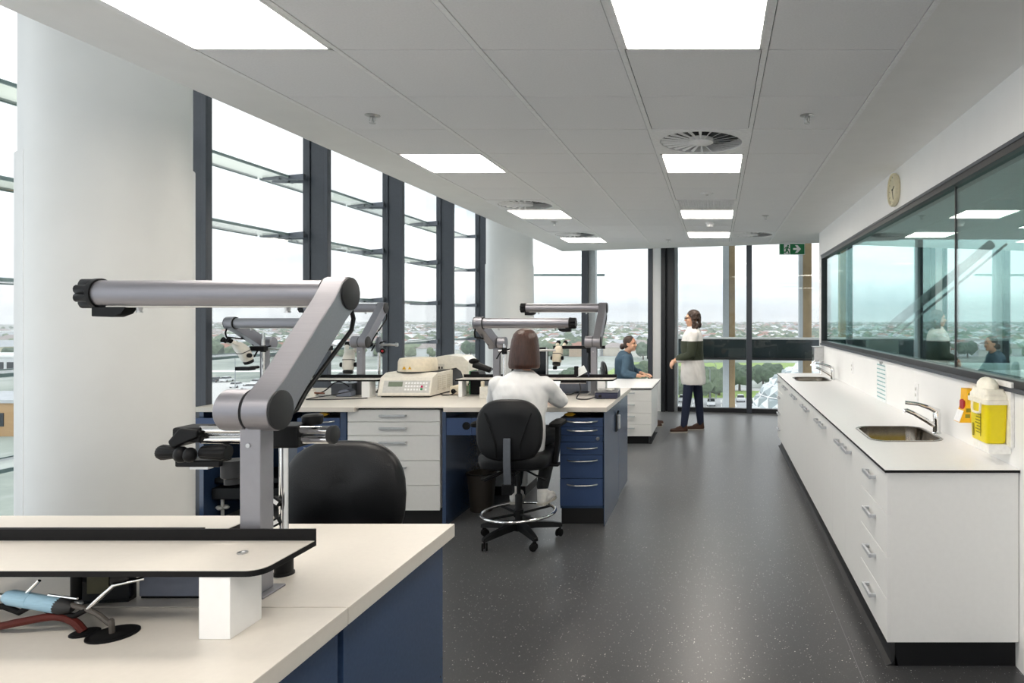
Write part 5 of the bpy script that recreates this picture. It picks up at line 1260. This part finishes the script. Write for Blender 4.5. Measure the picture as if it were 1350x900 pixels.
def tr2(mb):
    mb.ell((bx-.03, by, .575), (.155, .185, .115))
    for s_ in (-1, 1):
        mb.cap((bx, by+s_*.10, .58), (bx+.40, by+s_*.13-.05, .58), .088, .065); mb.cap((bx+.40, by+s_*.13-.05, .58), (bx+.38, by+s_*.13-.05, .12), .062, .05)
blob('trousers', tr2, 'jeans_navy', pd, .009, 5, O2)
for s_ in (-1, 1): shoe(pd, O2, (bx+.33, by+s_*.13-.05, .0), (bx+.58, by+s_*.13-.05, .0), 'shoe_brown')
def hair2(mb):
    mb.ell(P_(0, -.024, .040), (.082, .092, .083), 20, 12, R_); mb.ell(P_(0, -.05, -.01), (.076, .060, .07), 18, 12, R_)
    mb.ell(P_(0, -.135, -.045), (.042, .040, .045), 16, 10, R_); mb.cap(P_(0, -.08, -.02), P_(0, -.12, -.04), .03, .03)
blob('hair', hair2, 'hair_dark', pd, .006, 4, O2)

# ---- standing woman facing left
O3 = (-.36, 9.58, 0)
ps3 = thing('person', 'standing woman in white sweater with dark green band, jeans and glasses, facing left', 'person', O3)
sx_, sy_ = -.335, 9.58
hc3 = Vector((-.335, 9.56, 1.575)); f3 = Vector((-.95, -.22, -.03))
sr3, er3, wr3 = (sx_+.02, sy_-.175, 1.355), (sx_-.01, sy_-.235, 1.085), (sx_-.24, sy_-.12, .985)
sl3, el3, wl3 = (sx_+.0, sy_+.175, 1.355), (sx_-.03, sy_+.22, 1.085), (sx_-.25, sy_+.08, .985)
hp3 = {-1: (sx_-.02, sy_-.085, .90), 1: (sx_+.03, sy_+.085, .90)}
kn3 = {-1: (sx_-.065, sy_-.10, .49), 1: (sx_+.085, sy_+.09, .49)}
an3 = {-1: (sx_-.11, sy_-.12, .10), 1: (sx_+.115, sy_+.11, .10)}
def body3(mb):
    store['h3'] = head_prims(mb, hc3, f3)
    mb.cap((sx_+.015, sy_, 1.38), hc3+Vector((.015, 0, -.06)), .056, .052)
    mb.cap((sx_, sy_, .98), (sx_+.015, sy_, 1.30), .115, .125); mb.ell((sx_, sy_, .93), (.12, .16, .12))
    mb.cap(sr3, sl3, .055, .055)
    for a, b_, c in ((sr3, er3, wr3), (sl3, el3, wl3)): mb.cap(a, b_, .043, .037); mb.cap(b_, c, .037, .027)
    hand_prims(mb, wr3, (-.5, .5, -.6), (-.6, -.5, .2), (0, 0, 1), .5); hand_prims(mb, wl3, (-.5, -.5, -.6), (-.6, .5, .2), (0, 0, 1), .5)
    for s_ in (-1, 1): mb.cap(hp3[s_], kn3[s_], .082, .055); mb.cap(kn3[s_], an3[s_], .054, .036); mb.cap(an3[s_], Vector(an3[s_])-Vector((0, 0, .05)), .036, .036)
blob('body', body3, 'skin', ps3, .008, 5, O3)
face_bits(*store['h3'], ps3, O3)
def sw3(mb):
    trunk(mb, [(sx_+.02, sy_, .66, .165, .195), (sx_+.015, sy_, .70, .175, .20), (sx_+.01, sy_, .84, .168, .196), (sx_+.005, sy_, .98, .155, .18), (sx_, sy_, 1.12, .155, .176), (sx_+.0, sy_, 1.25, .155, .185), (sx_+.005, sy_, 1.34, .135, .205), (sx_+.01, sy_, 1.39, .11, .19), (sx_+.012, sy_, 1.43, .09, .12), (sx_+.012, sy_, 1.465, .072, .078)])
    mb.cap(Vector(sr3)+Vector((0, .03, -.01)), Vector(sl3)-Vector((0, .03, .01)), .082, .082)
    mb.cap((sx_+.015, sy_, 1.39), (sx_+.01, sy_, 1.44), .075, .062)
    for a, b_, c in ((sr3, er3, wr3), (sl3, el3, wl3)): mb.cap(a, b_, .070, .062); mb.cap(b_, Vector(b_).lerp(Vector(c), .72), .060, .048)
cloth(blob('sweater', sw3, 'sweater_banded', ps3, .008, 6, O3))
def tr3(mb):
    mb.ell((sx_, sy_, .92), (.135, .172, .13))
    for s_ in (-1, 1): mb.cap(hp3[s_], kn3[s_], .090, .068); mb.cap(kn3[s_], Vector(an3[s_])+Vector((0, 0, .0)), .068, .05)
blob('jeans', tr3, 'jeans_navy', ps3, .008, 5, O3)
for s_ in (-1, 1): h_ = Vector(an3[s_]); shoe(ps3, O3, (h_.x+.055, h_.y, 0), (h_.x-.20, h_.y-.02, 0), 'shoe_brown')
P_, R_ = store['h3']
def hair3(mb):
    mb.ell(P_(0, -.025, .045), (.088, .098, .085), 20, 12, R_)
    rnd = random.Random(5)
    for q in range(46):
        a = rnd.uniform(-1.9, 1.9); z = rnd.uniform(-.135, .06)
        mb.ell(P_(.085*math.sin(a), -.022-.085*math.cos(a), z), (.027, .027, .032), 8, 6)
blob('hair', hair3, 'hair_dark', ps3, .006, 3, O3)
mb = MB(off=O3)
for q in (-1, 1):
    mb.tube([P_(q*.031+.021*math.cos(a*PI/8), .098, .006+.016*math.sin(a*PI/8)) for a in range(16)], .0022, 6, True)
    mb.tube([P_(q*.052, .098, .010), P_(q*.078, .03, .012), P_(q*.080, -.02, .006)], .002, 6)
mb.tube([P_(-.010, .10, .008), P_(0, .104, .011), P_(.010, .10, .008)], .002, 6)
mb.build('glasses', 'black_plastic', ps3)
# ------------------------------------------------------------------ the land outside, 16 m below
GZ = -16.0; EH = H-GZ
def ground_mat():
    m = bpy.data.materials.new('land'); m.use_nodes = True
    nt = m.node_tree; b = nt.nodes['Principled BSDF']; L = nt.links.new
    tc = nt.nodes.new('ShaderNodeTexCoord')
    n1 = nt.nodes.new('ShaderNodeTexNoise'); n1.inputs['Scale'].default_value = .02; n1.inputs['Detail'].default_value = 8; n1.inputs['Roughness'].default_value = .7; L(tc.outputs['Object'], n1.inputs['Vector'])
    rp = nt.nodes.new('ShaderNodeValToRGB'); e = rp.color_ramp.elements
    e[0].position = .35; e[0].color = lin('7E8880')+(1,); e[1].position = .62; e[1].color = lin('C6C9C8')+(1,)
    x = e.new(.5); x.color = lin('A0A89E')+(1,)
    L(n1.outputs['Fac'], rp.inputs['Fac']); L(rp.outputs['Color'], b.inputs['Base Color']); b.inputs['Roughness'].default_value = .9
    M['land'] = m
ground_mat()
mat('asphalt', 'B4B6B8', .8, var=.08, scale=1.5); mat('concrete', 'CFCFCC', .8, var=.06, scale=1); mat('park_grass', '93AE5C', .9, var=.12, scale=.3)
mat('road_line', 'EEEEEA', .8); mat('car_white', 'E8EAEC', .3); mat('car_dark', '39404A', .3); mat('car_glass', '20262C', .1)
for k, c in (('a', 'E6E4DE'), ('b', 'CFC7B8'), ('c', 'B9A48E'), ('d', 'DADDDF')): mat('house_'+k, c, .8, var=.05, scale=.5)
for k, c in (('a', 'A49A96'), ('b', 'B8BCC0'), ('c', 'A87A68'), ('d', 'EDEFF0')): mat('roof_'+k, c, .8, var=.1, scale=.8)
for k, c in (('a', '68775F'), ('b', '586A55'), ('c', '7C8A6C')): mat('leaf_'+k, c, .9, var=.3, scale=.8)
mat('bark', '5A4C40', .9); mat('dome_white', 'E4EAEC', .35); mat('dome_glass', 'A4AFB2', .25); mat('site_orange', 'B79468', .7); mat('lamp_grey', '8C9296', .5)
mb = MB()
n = 40
for i in range(n+1):
    pass
def land(x, y):
    d = math.hypot(x, y)
    return GZ + (max(0, (d-700)/1300)**1.3)*6*(.6+.6*mnoise.noise(Vector((x*.0016, y*.0016, 0))))
ids = []
ths = [math.radians(-62+i*2.6) for i in range(48)]; ds = [6, 40, 90, 140, 200, 280, 380, 500, 650, 820, 1000, 1250, 1550, 1900, 2300]
for d in ds: ids.append([mb.p((d*math.sin(a), d*math.cos(a)+8, land(d*math.sin(a), d*math.cos(a)))) for a in ths])
for a, b_ in zip(ids, ids[1:]):
    for k in range(len(ths)-1): mb.face((a[k], a[k+1], b_[k+1], b_[k]))
struct(mb.build('ground', 'land'))
def patch_obj(nm, m, pts, z, lab):
    mb = MB(); mb.loft([[(x, y, GZ+z-.5) for x, y in pts], [(x, y, GZ+z) for x, y in pts]]); o = mb.build(nm, m, smooth=0); struct(o); return o
# pale car park, roads and lawns (positions on the ground from what the windows show)
def gp(px, py): Y = EH*F/(py-CY); return ((px-CX)*Y/F, Y)
patch_obj('ground.001', 'concrete', [gp(240, 620), gp(460, 620), gp(420, 504), gp(200, 504)], .06, '')
patch_obj('road', 'asphalt', [(-160, 118), (60, 118), (60, 150), (-160, 150)], .05, '')
patch_obj('road', 'asphalt', [(-320, 318), (120, 318), (120, 330), (-320, 330)], .05, '')
patch_obj('road', 'road_line', [(-330, 215), (-40, 232), (-40, 240), (-330, 223)], .05, '')
patch_obj('lawn', 'park_grass', [(-36, 205), (70, 195), (70, 268), (-36, 276)], .06, '')
patch_obj('lawn', 'park_grass', [(-36, 152), (70, 152), (70, 166), (-36, 166)], .06, '')
patch_obj('lawn', 'park_grass', [(-420, 330), (-300, 330), (-300, 400), (-420, 400)], .06, '')
patch_obj('path', 'concrete', [(-36, 166), (70, 166), (70, 172), (-36, 172)], .07, '')
for n, y in enumerate((124, 131, 138, 145)):
    mb = MB()
    for q in range(26): mb.box(-28+q*2.9, -27.8+q*2.9, y-2.3, y+2.3, GZ+.02, GZ+.075)
    struct(mb.build('road_marking', 'road_line', smooth=0))
rnd = random.Random(11)
# cars
def car(m):
    t = thing('car', '', 'car', (0, 0, 0), 0, 'parked cars')
    mb = MB(); mb.prism([(-2.1, .3), (2.1, .3), (2.15, .7), (1.9, .85), (1.2, .92), (-2.0, .95), (-2.15, .75)], 'x', -.85, .85); mb.build('body', m, t, bev=.08)
    mb = MB(); mb.loft([[(x, y, .92) for x, y in ((-.8, -1.7), (.8, -1.7), (.8, 1.2), (-.8, 1.2))], [(x, y, 1.42) for x, y in ((-.62, -1.3), (.62, -1.3), (.62, .4), (-.62, .4))]]); mb.build('cabin', 'car_glass', t, bev=.05)
    mb = MB(); mb.box(-.62, .62, -1.28, .38, 1.40, 1.45); mb.build('roof', m, t, bev=.03)
    for x in (-.75, .75):
        for y in (-1.35, 1.35): mb = MB(); mb.cyl((x-.1, y, .32), (x+.1, y, .32), .32, seg=14); mb.build('wheel', 'black_rubber', t)
    return t
c1 = car('car_white'); c2 = car('car_dark')
cl = {0: 'small white car parked on the pale car park beyond the far windows', 1: 'small dark car parked on the pale car park beyond the far windows'}
spots = [(-13.5, 124), (-9, 131), (-4.5, 124), (-1, 138), (2.6, 131), (5.2, 145), (8, 138), (-15, 145), (-7, 145), (10.5, 131)]
first = {0: True, 1: True}
for n, (x, y) in enumerate(spots):
    k = 1 if n % 4 == 2 else 0; src = (c1, c2)[k]
    if first[k]: src.location = (x, y, GZ+.07); src['label'] = cl[k]; first[k] = False
    else: dup(src, (x, y, GZ+.07), rnd.choice((0, PI)), cl[k])
for n in range(26):
    x, y = gp(rnd.uniform(285, 520), rnd.uniform(497, 530)); k = n % 3 == 0
    dup((c1, c2)[k], (x, y, GZ+.07), rnd.choice((.1, 1.6, 1.7)), 'small %s car parked on the pale yard below the left windows' % ('dark' if k else 'white'), 'cars on the yard below the left windows')
# lamp posts
lp = None
for n, (px, py, lab) in enumerate(((936, 536, 'grey street lamp post beyond the pane right of the standing woman'), (944, 526, 'grey street lamp post among the park trees'), (310, 512, 'grey street lamp post outside the left window, curved arm'))):
    x, y = gp(px, py)
    if lp is None:
        t = lp = thing('street_lamp', lab, 'street lamp', (x, y, GZ), 0, 'street lamps')
        mb = MB(); mb.cyl((0, 0, 0), (0, 0, 7.5), .11, .07, 8); mb.build('pole', 'lamp_grey', t)
        mb = MB(); mb.tube([(0, 0, 7.3), (-.3, 0, 7.9), (-1.2, 0, 8.1), (-2, 0, 8.0)], .06, 6); mb.build('arm', 'lamp_grey', t)
        mb = MB(); mb.box(-2.5, -1.9, -.14, .14, 7.92, 8.04); mb.build('lamp_head', 'lamp_grey', t)
    else: dup(lp, (x, y, GZ), 0, lab)
# faceted dome
cx, cy, R = 20.2, 110, 15.2
t = thing('faceted_dome', 'white faceted dome pavilion beyond the far right window', 'dome', (cx, cy, GZ))
nr, ns = 9, 24; V = []
for i in range(nr+1):
    th = PI/2*.98*i/nr; row = []
    for k in range(ns):
        a = 2*PI*(k+.5*(i % 2))/ns; row.append(Vector((R*math.cos(th)*math.cos(a), R*math.cos(th)*math.sin(a), R*.74*math.sin(th))))
    V.append(row)
mbp = MB(); mbf = MB(); mbg = MB()
for i in range(nr):
    for k in range(ns):
        if i % 2 == 0: tris = ((V[i][k], V[i][(k+1) % ns], V[i+1][k]), (V[i+1][k], V[i][(k+1) % ns], V[i+1][(k+1) % ns]))
        else: tris = ((V[i][k], V[i+1][(k+1) % ns], V[i+1][k]), (V[i][k], V[i][(k+1) % ns], V[i+1][(k+1) % ns]))
        for n, tri in enumerate(tris):
            c = sum(tri, Vector())/3; nn = c.normalized()
            if (c-c).length == 0:
                ap = c+nn*.55; q = [v*.985 for v in tri]
                m_ = mbg if (n == 1 and i < 6) else mbp
                ii = [m_.p(v) for v in q]+[m_.p(ap)]
                for a, b_ in ((0, 1), (1, 2), (2, 0)): m_.face((ii[a], ii[b_], ii[3]))
            mbf.tube([tri[0], tri[1]], .10, 4)
mbp.build('panel_shell', 'dome_white', t, smooth=0); mbg.build('glazed_facets', 'dome_glass', t, smooth=0); mbf.build('strut_net', 'white_paint', t, smooth=0)

# trees and houses
def tree_proto(nm, mt, seed, r, h):
    t = thing(nm, '', 'tree', (0, 0, -500))
    rr = random.Random(seed)
    b = bmesh.new()
    for q in range(7):
        g = bmesh.ops.create_icosphere(b, subdivisions=2, radius=r*rr.uniform(.42, .62), matrix=Matrix.Translation((rr.uniform(-.5, .5)*r, rr.uniform(-.5, .5)*r, h*.62+rr.uniform(-.35, .4)*r)))
        for v in g['verts']: v.co += v.co.normalized()*0 + Vector((rr.uniform(-1, 1), rr.uniform(-1, 1), rr.uniform(-1, 1)))*r*.09
    me = bpy.data.meshes.new('crown'); b.to_mesh(me); b.free(); me.materials.append(M[mt])
    o = bpy.data.objects.new('crown', me); C.objects.link(o); o.parent = t
    mb = MB(); mb.cyl((0, 0, -.3), (0, 0, h*.6), r*.09, r*.05, 7)
    for a in (0.4, 2.5, 4.4): mb.cyl((0, 0, h*.35), (r*.35*math.cos(a), r*.35*math.sin(a), h*.6), r*.04, r*.02, 5)
    mb.build('trunk', 'bark', t)
    return t
def house_proto(nm, wm, rm, w, d, h, kind):
    t = thing(nm, '', 'house', (0, 0, -500))
    mb = MB(); mb.box(-w/2, w/2, -d/2, d/2, -1, h); mb.build('walls', wm, t, smooth=0)
    mb = MB()
    if kind == 'hip': mb.loft([[(x, y, h) for x, y in ((-w/2-.5, -d/2-.5), (w/2+.5, -d/2-.5), (w/2+.5, d/2+.5), (-w/2-.5, d/2+.5))], [(x, y, h+d*.28) for x, y in ((-w*.2, -.1), (w*.2, -.1), (w*.2, .1), (-w*.2, .1))]])
    elif kind == 'gable': mb.prism([(-d/2-.5, h-.1), (d/2+.5, h-.1), (0, h+d*.3)], 'x', -w/2-.4, w/2+.4)
    else: mb.box(-w/2-.3, w/2+.3, -d/2-.3, d/2+.3, h, h+.6)
    mb.build('roof', rm, t, smooth=0)
    mb = MB()
    for x in (-w*.3, w*.05, w*.3): mb.box(x-.7, x+.7, -d/2-.06, -d/2, h*.35, h*.75)
    mb.build('windows', 'car_glass', t, smooth=0)
    return t
TP = [(tree_proto('tree', 'leaf_a', 1, 4.2, 8.5), 'round mid-green tree'), (tree_proto('tree', 'leaf_b', 2, 4.6, 9.5), 'dark green bushy tree'), (tree_proto('tree', 'leaf_c', 3, 3.6, 7), 'pale olive tree')]
HP = [(house_proto('house', 'house_a', 'roof_a', 13, 10, 3.6, 'hip'), 'white-walled house with brown roof'), (house_proto('house', 'house_b', 'roof_b', 14, 9, 3.8, 'gable'), 'cream house with grey gabled roof'),
      (house_proto('house', 'house_c', 'roof_c', 12, 10, 3.5, 'hip'), 'brick house with terracotta roof'), (house_proto('house', 'house_d', 'roof_d', 22, 14, 5.5, 'flat'), 'long pale flat-roofed building')]
used = set()
def plant(P_, k, x, y, lab, rz, s_, group):
    o, base = P_[k]; z = land(x, y-8)
    if id(o) not in used: used.add(id(o)); r = o; r.location = (x, y, z); r.rotation_euler = (0, 0, rz)
    else: r = dup(o, (x, y, z), rz)
    r['label'] = lab; r['group'] = group; r.scale = (s_,)*3
# park trees seen right of the standing woman
ptre = [(887, 531, 0, 1.0), (936, 534, 0, 1.15), (922, 521, 1, .8), (948, 521, 1, 1.0), (975, 515, 1, 1.05), (1006, 511, 1, .9), (1016, 507, 1, .9), (893, 510, 2, .9), (900, 524, 2, .7), (1001, 543, 2, .45), (931, 507, 1, .8), (830, 512, 1, 1.0), (850, 508, 0, 1.0), (812, 520, 2, .8), (770, 506, 2, .8), (752, 512, 1, .8)]
for px, py, k, s_ in ptre:
    s_ *= .78
    x, y = gp(px, py); plant(TP, k, x, y, TP[k][1]+' in the park below the far windows', rnd.uniform(0, 6), s_, 'park trees below the far windows')
def sector(px0, px1, py0, py1, n):
    out = []
    while len(out) < n:
        px = rnd.uniform(px0, px1); u = rnd.random(); py = py0+(py1-py0)*u**1.5
        Y = EH*F/(py-CY); out.append(((px-CX)*Y/F, Y, py))
    return out
pts_h = sector(275, 640, 431, 470, 170)+sector(706, 858, 431, 470, 80)+sector(895, 1075, 431.5, 444, 26)+sector(-10, 18, 432, 480, 8)
pts_t = sector(275, 640, 431, 474, 120)+sector(706, 858, 431, 474, 50)+sector(895, 1075, 431.5, 446, 24)+sector(885, 1050, 470, 482, 8)+sector(-10, 18, 432, 475, 10)
placed = [(gp(px, py)[0], gp(px, py)[1], 5) for px, py, k, s_ in ptre]+[(-222, 214, 18), (-112, 108, 10), (20, 110, 18)]
def free(x, y, r):
    if any(math.hypot(x-a, y-b) < r+c for a, b, c in placed): return False
    placed.append((x, y, r)); return True
for x, y, py in pts_h:
    if not free(x, y, 12): continue
    k = rnd.choice((0, 0, 1, 1, 2, 3)); w = 'outside the left windows' if x/y < -.33 else 'beyond the far windows'
    ds_ = 'in the distant suburb ' if y > 400 else 'in the nearer streets '
    plant(HP, k, x, y, HP[k][1]+' '+ds_+w, rnd.choice((0, .3, 1.57, -.4)), rnd.uniform(.8, 1.25), 'suburban houses '+w)
for x, y, py in pts_t:
    if not free(x, y, 4.5): continue
    k = rnd.choice((0, 1, 1, 2)); w = 'outside the left windows' if x/y < -.33 else 'beyond the far windows'
    ds_ = 'in the distant suburb ' if y > 400 else 'in the nearer streets '
    plant(TP, k, x, y, TP[k][1]+' '+ds_+w, rnd.uniform(0, 6), rnd.uniform(.5, .95), 'suburban trees '+w)
# the rest of the distant suburb
def far_pts(n, p0, p1):
    out = []
    for q in range(n):
        py = p0+(p1-p0)*rnd.random()**1.6; px = rnd.uniform(230, 1400); Y = EH*F/(py-CY); out.append(((px-CX)*Y/F, Y))
    return out
mb = MB()
for x, y in far_pts(3000, 429.5, 470):
    if y < 320 and not free(x, y, 10): continue
    z = land(x, y-8); w, d, h = rnd.uniform(8, 16), rnd.uniform(8, 12), rnd.uniform(3, 4.5); k = rnd.randrange(4)
    mb.k = k; mb.box(x-w/2, x+w/2, y-d/2, y+d/2, z-1, z+h)
    mb.k = 4+rnd.randrange(4); mb.loft([[(x+a*(w/2+.4), y+b_*(d/2+.4), z+h) for a, b_ in ((-1, -1), (1, -1), (1, 1), (-1, 1))], [(x+a*w*.2, y+b_*.2, z+h+d*.25) for a, b_ in ((-1, -1), (1, -1), (1, 1), (-1, 1))]])
o = mb.build('distant_rooftops', ['house_a', 'house_b', 'house_c', 'house_d', 'roof_a', 'roof_b', 'roof_c', 'roof_d'], smooth=0); tag(o, 'sea of small rooftops spread to the horizon', 'rooftops', kind='stuff')
mb = MB(); ico = [Vector(v) for v in ((0, 0, -1), (.72, -.53, -.45), (-.28, -.85, -.45), (-.9, 0, -.45), (-.28, .85, -.45), (.72, .53, -.45), (.28, -.85, .45), (-.72, -.53, .45), (-.72, .53, .45), (.28, .85, .45), (.9, 0, .45), (0, 0, 1))]
icf = ((0, 1, 2), (1, 0, 5), (0, 2, 3), (0, 3, 4), (0, 4, 5), (1, 5, 10), (2, 1, 6), (3, 2, 7), (4, 3, 8), (5, 4, 9), (1, 10, 6), (2, 6, 7), (3, 7, 8), (4, 8, 9), (5, 9, 10), (6, 10, 11), (7, 6, 11), (8, 7, 11), (9, 8, 11), (10, 9, 11))
for x, y in far_pts(5200, 428.8, 470):
    if y < 320 and not free(x, y, 5): continue
    z = land(x, y-8); r = rnd.uniform(3.0, 5.6); mb.k = rnd.randrange(3)
    ii = [mb.p((x+v.x*r*rnd.uniform(.8, 1.3), y+v.y*r, z+r*.6+v.z*r*rnd.uniform(.7, 1.05))) for v in ico]
    for f in icf: mb.face([ii[q] for q in f])
o = mb.build('distant_treeline', ['leaf_a', 'leaf_b', 'leaf_c'], smooth=0); tag(o, 'scattered tree canopy among the distant rooftops up to the horizon', 'trees', kind='stuff')
# near buildings glimpsed at the far left edge beside the big column
t = thing('low_building', 'long white flat-roofed building outside, left of the big column', 'building', (-222, 214, GZ))
mb = MB(); mb.box(-14, 14, -8, 8, 0, 6); mb.build('walls', 'house_d', t, smooth=0)
mb = MB(); mb.box(-14.5, 14.5, -8.5, 8.5, 6, 6.6); mb.build('roof', 'white_paint', t, smooth=0)
mb = MB(); 
for q in range(9): mb.box(-13+q*3, -11+q*3, -8.1, -8, 2, 4.5)
mb.build('windows', 'car_glass', t, smooth=0)
t = thing('low_building', 'tan low building outside, just left of the big column', 'building', (-112, 108, GZ))
mb = MB(); mb.box(-7, 7, -6, 6, 0, 5); mb.build('walls', 'site_orange', t, smooth=0)
mb = MB(); mb.box(-7.4, 7.4, -6.4, 6.4, 5, 5.5); mb.build('roof', 'roof_b', t, smooth=0)
mb = MB(); 
for q in range(4): mb.box(-6+q*3.2, -4+q*3.2, -6.1, -6, 1.5, 3.5)
mb.build('windows', 'car_glass', t, smooth=0)

# ------------------------------------------------------------------ sky, camera, view
# thin haze over the land
hm = bpy.data.materials.new('haze'); hm.use_nodes = True; nt = hm.node_tree; nt.nodes.remove(nt.nodes['Principled BSDF'])
vsn = nt.nodes.new('ShaderNodeVolumeScatter'); vsn.inputs['Color'].default_value = (.93, .96, 1, 1); vsn.inputs['Density'].default_value = HAZE; vsn.inputs['Anisotropy'].default_value = .0
nt.links.new(vsn.outputs[0], nt.nodes['Material Output'].inputs['Volume']); M['haze'] = hm
mb = MB(); mb.box(-3000, 3000, 40, 2600, -40, 45)
o = mb.build('haze', 'haze', smooth=0); tag(o, 'thin bluish haze lying over the distant suburb', 'haze', kind='stuff')
w = bpy.data.worlds.new('sky'); sc.world = w; w.use_nodes = True
nt = w.node_tree; bg = nt.nodes['Background']; L = nt.links.new
tc = nt.nodes.new('ShaderNodeTexCoord'); mp = nt.nodes.new('ShaderNodeMapping'); mp.inputs['Scale'].default_value = (1, 1, 5)
nz = nt.nodes.new('ShaderNodeTexNoise'); nz.inputs['Scale'].default_value = 2.2; nz.inputs['Detail'].default_value = 6; nz.inputs['Roughness'].default_value = .55
L(tc.outputs['Generated'], mp.inputs['Vector']); L(mp.outputs['Vector'], nz.inputs['Vector'])
rp = nt.nodes.new('ShaderNodeValToRGB'); e = rp.color_ramp.elements
e[0].position = .34; e[0].color = (.50, .56, .64, 1); e[1].position = .62; e[1].color = (1, 1, 1, 1)
L(nz.outputs['Fac'], rp.inputs['Fac']); L(rp.outputs['Color'], bg.inputs['Color']); bg.inputs['Strength'].default_value = SKY
cam = bpy.data.cameras.new('camera'); co = bpy.data.objects.new('camera', cam); C.objects.link(co); sc.camera = co
co.location = (0, 0, H); co.rotation_euler = (PI/2, 0, 0)
cam.sensor_width = 36; cam.lens = F/1350*36; cam.shift_x = (675-CX)/1350; cam.shift_y = -(450-CY)/1350
cam.clip_start = .05; cam.clip_end = 5000
vs = sc.view_settings; vs.view_transform = 'Standard'; vs.look = 'None'; vs.exposure = EXPO; vs.gamma = 1; vs.use_curve_mapping = False
sc.cycles.use_denoising = True
sc.cycles.max_bounces = 10; sc.cycles.diffuse_bounces = 6; sc.cycles.glossy_bounces = 5; sc.cycles.transparent_max_bounces = 32
sc.cycles.sample_clamp_indirect = 6; sc.cycles.caustics_reflective = False; sc.cycles.caustics_refractive = False
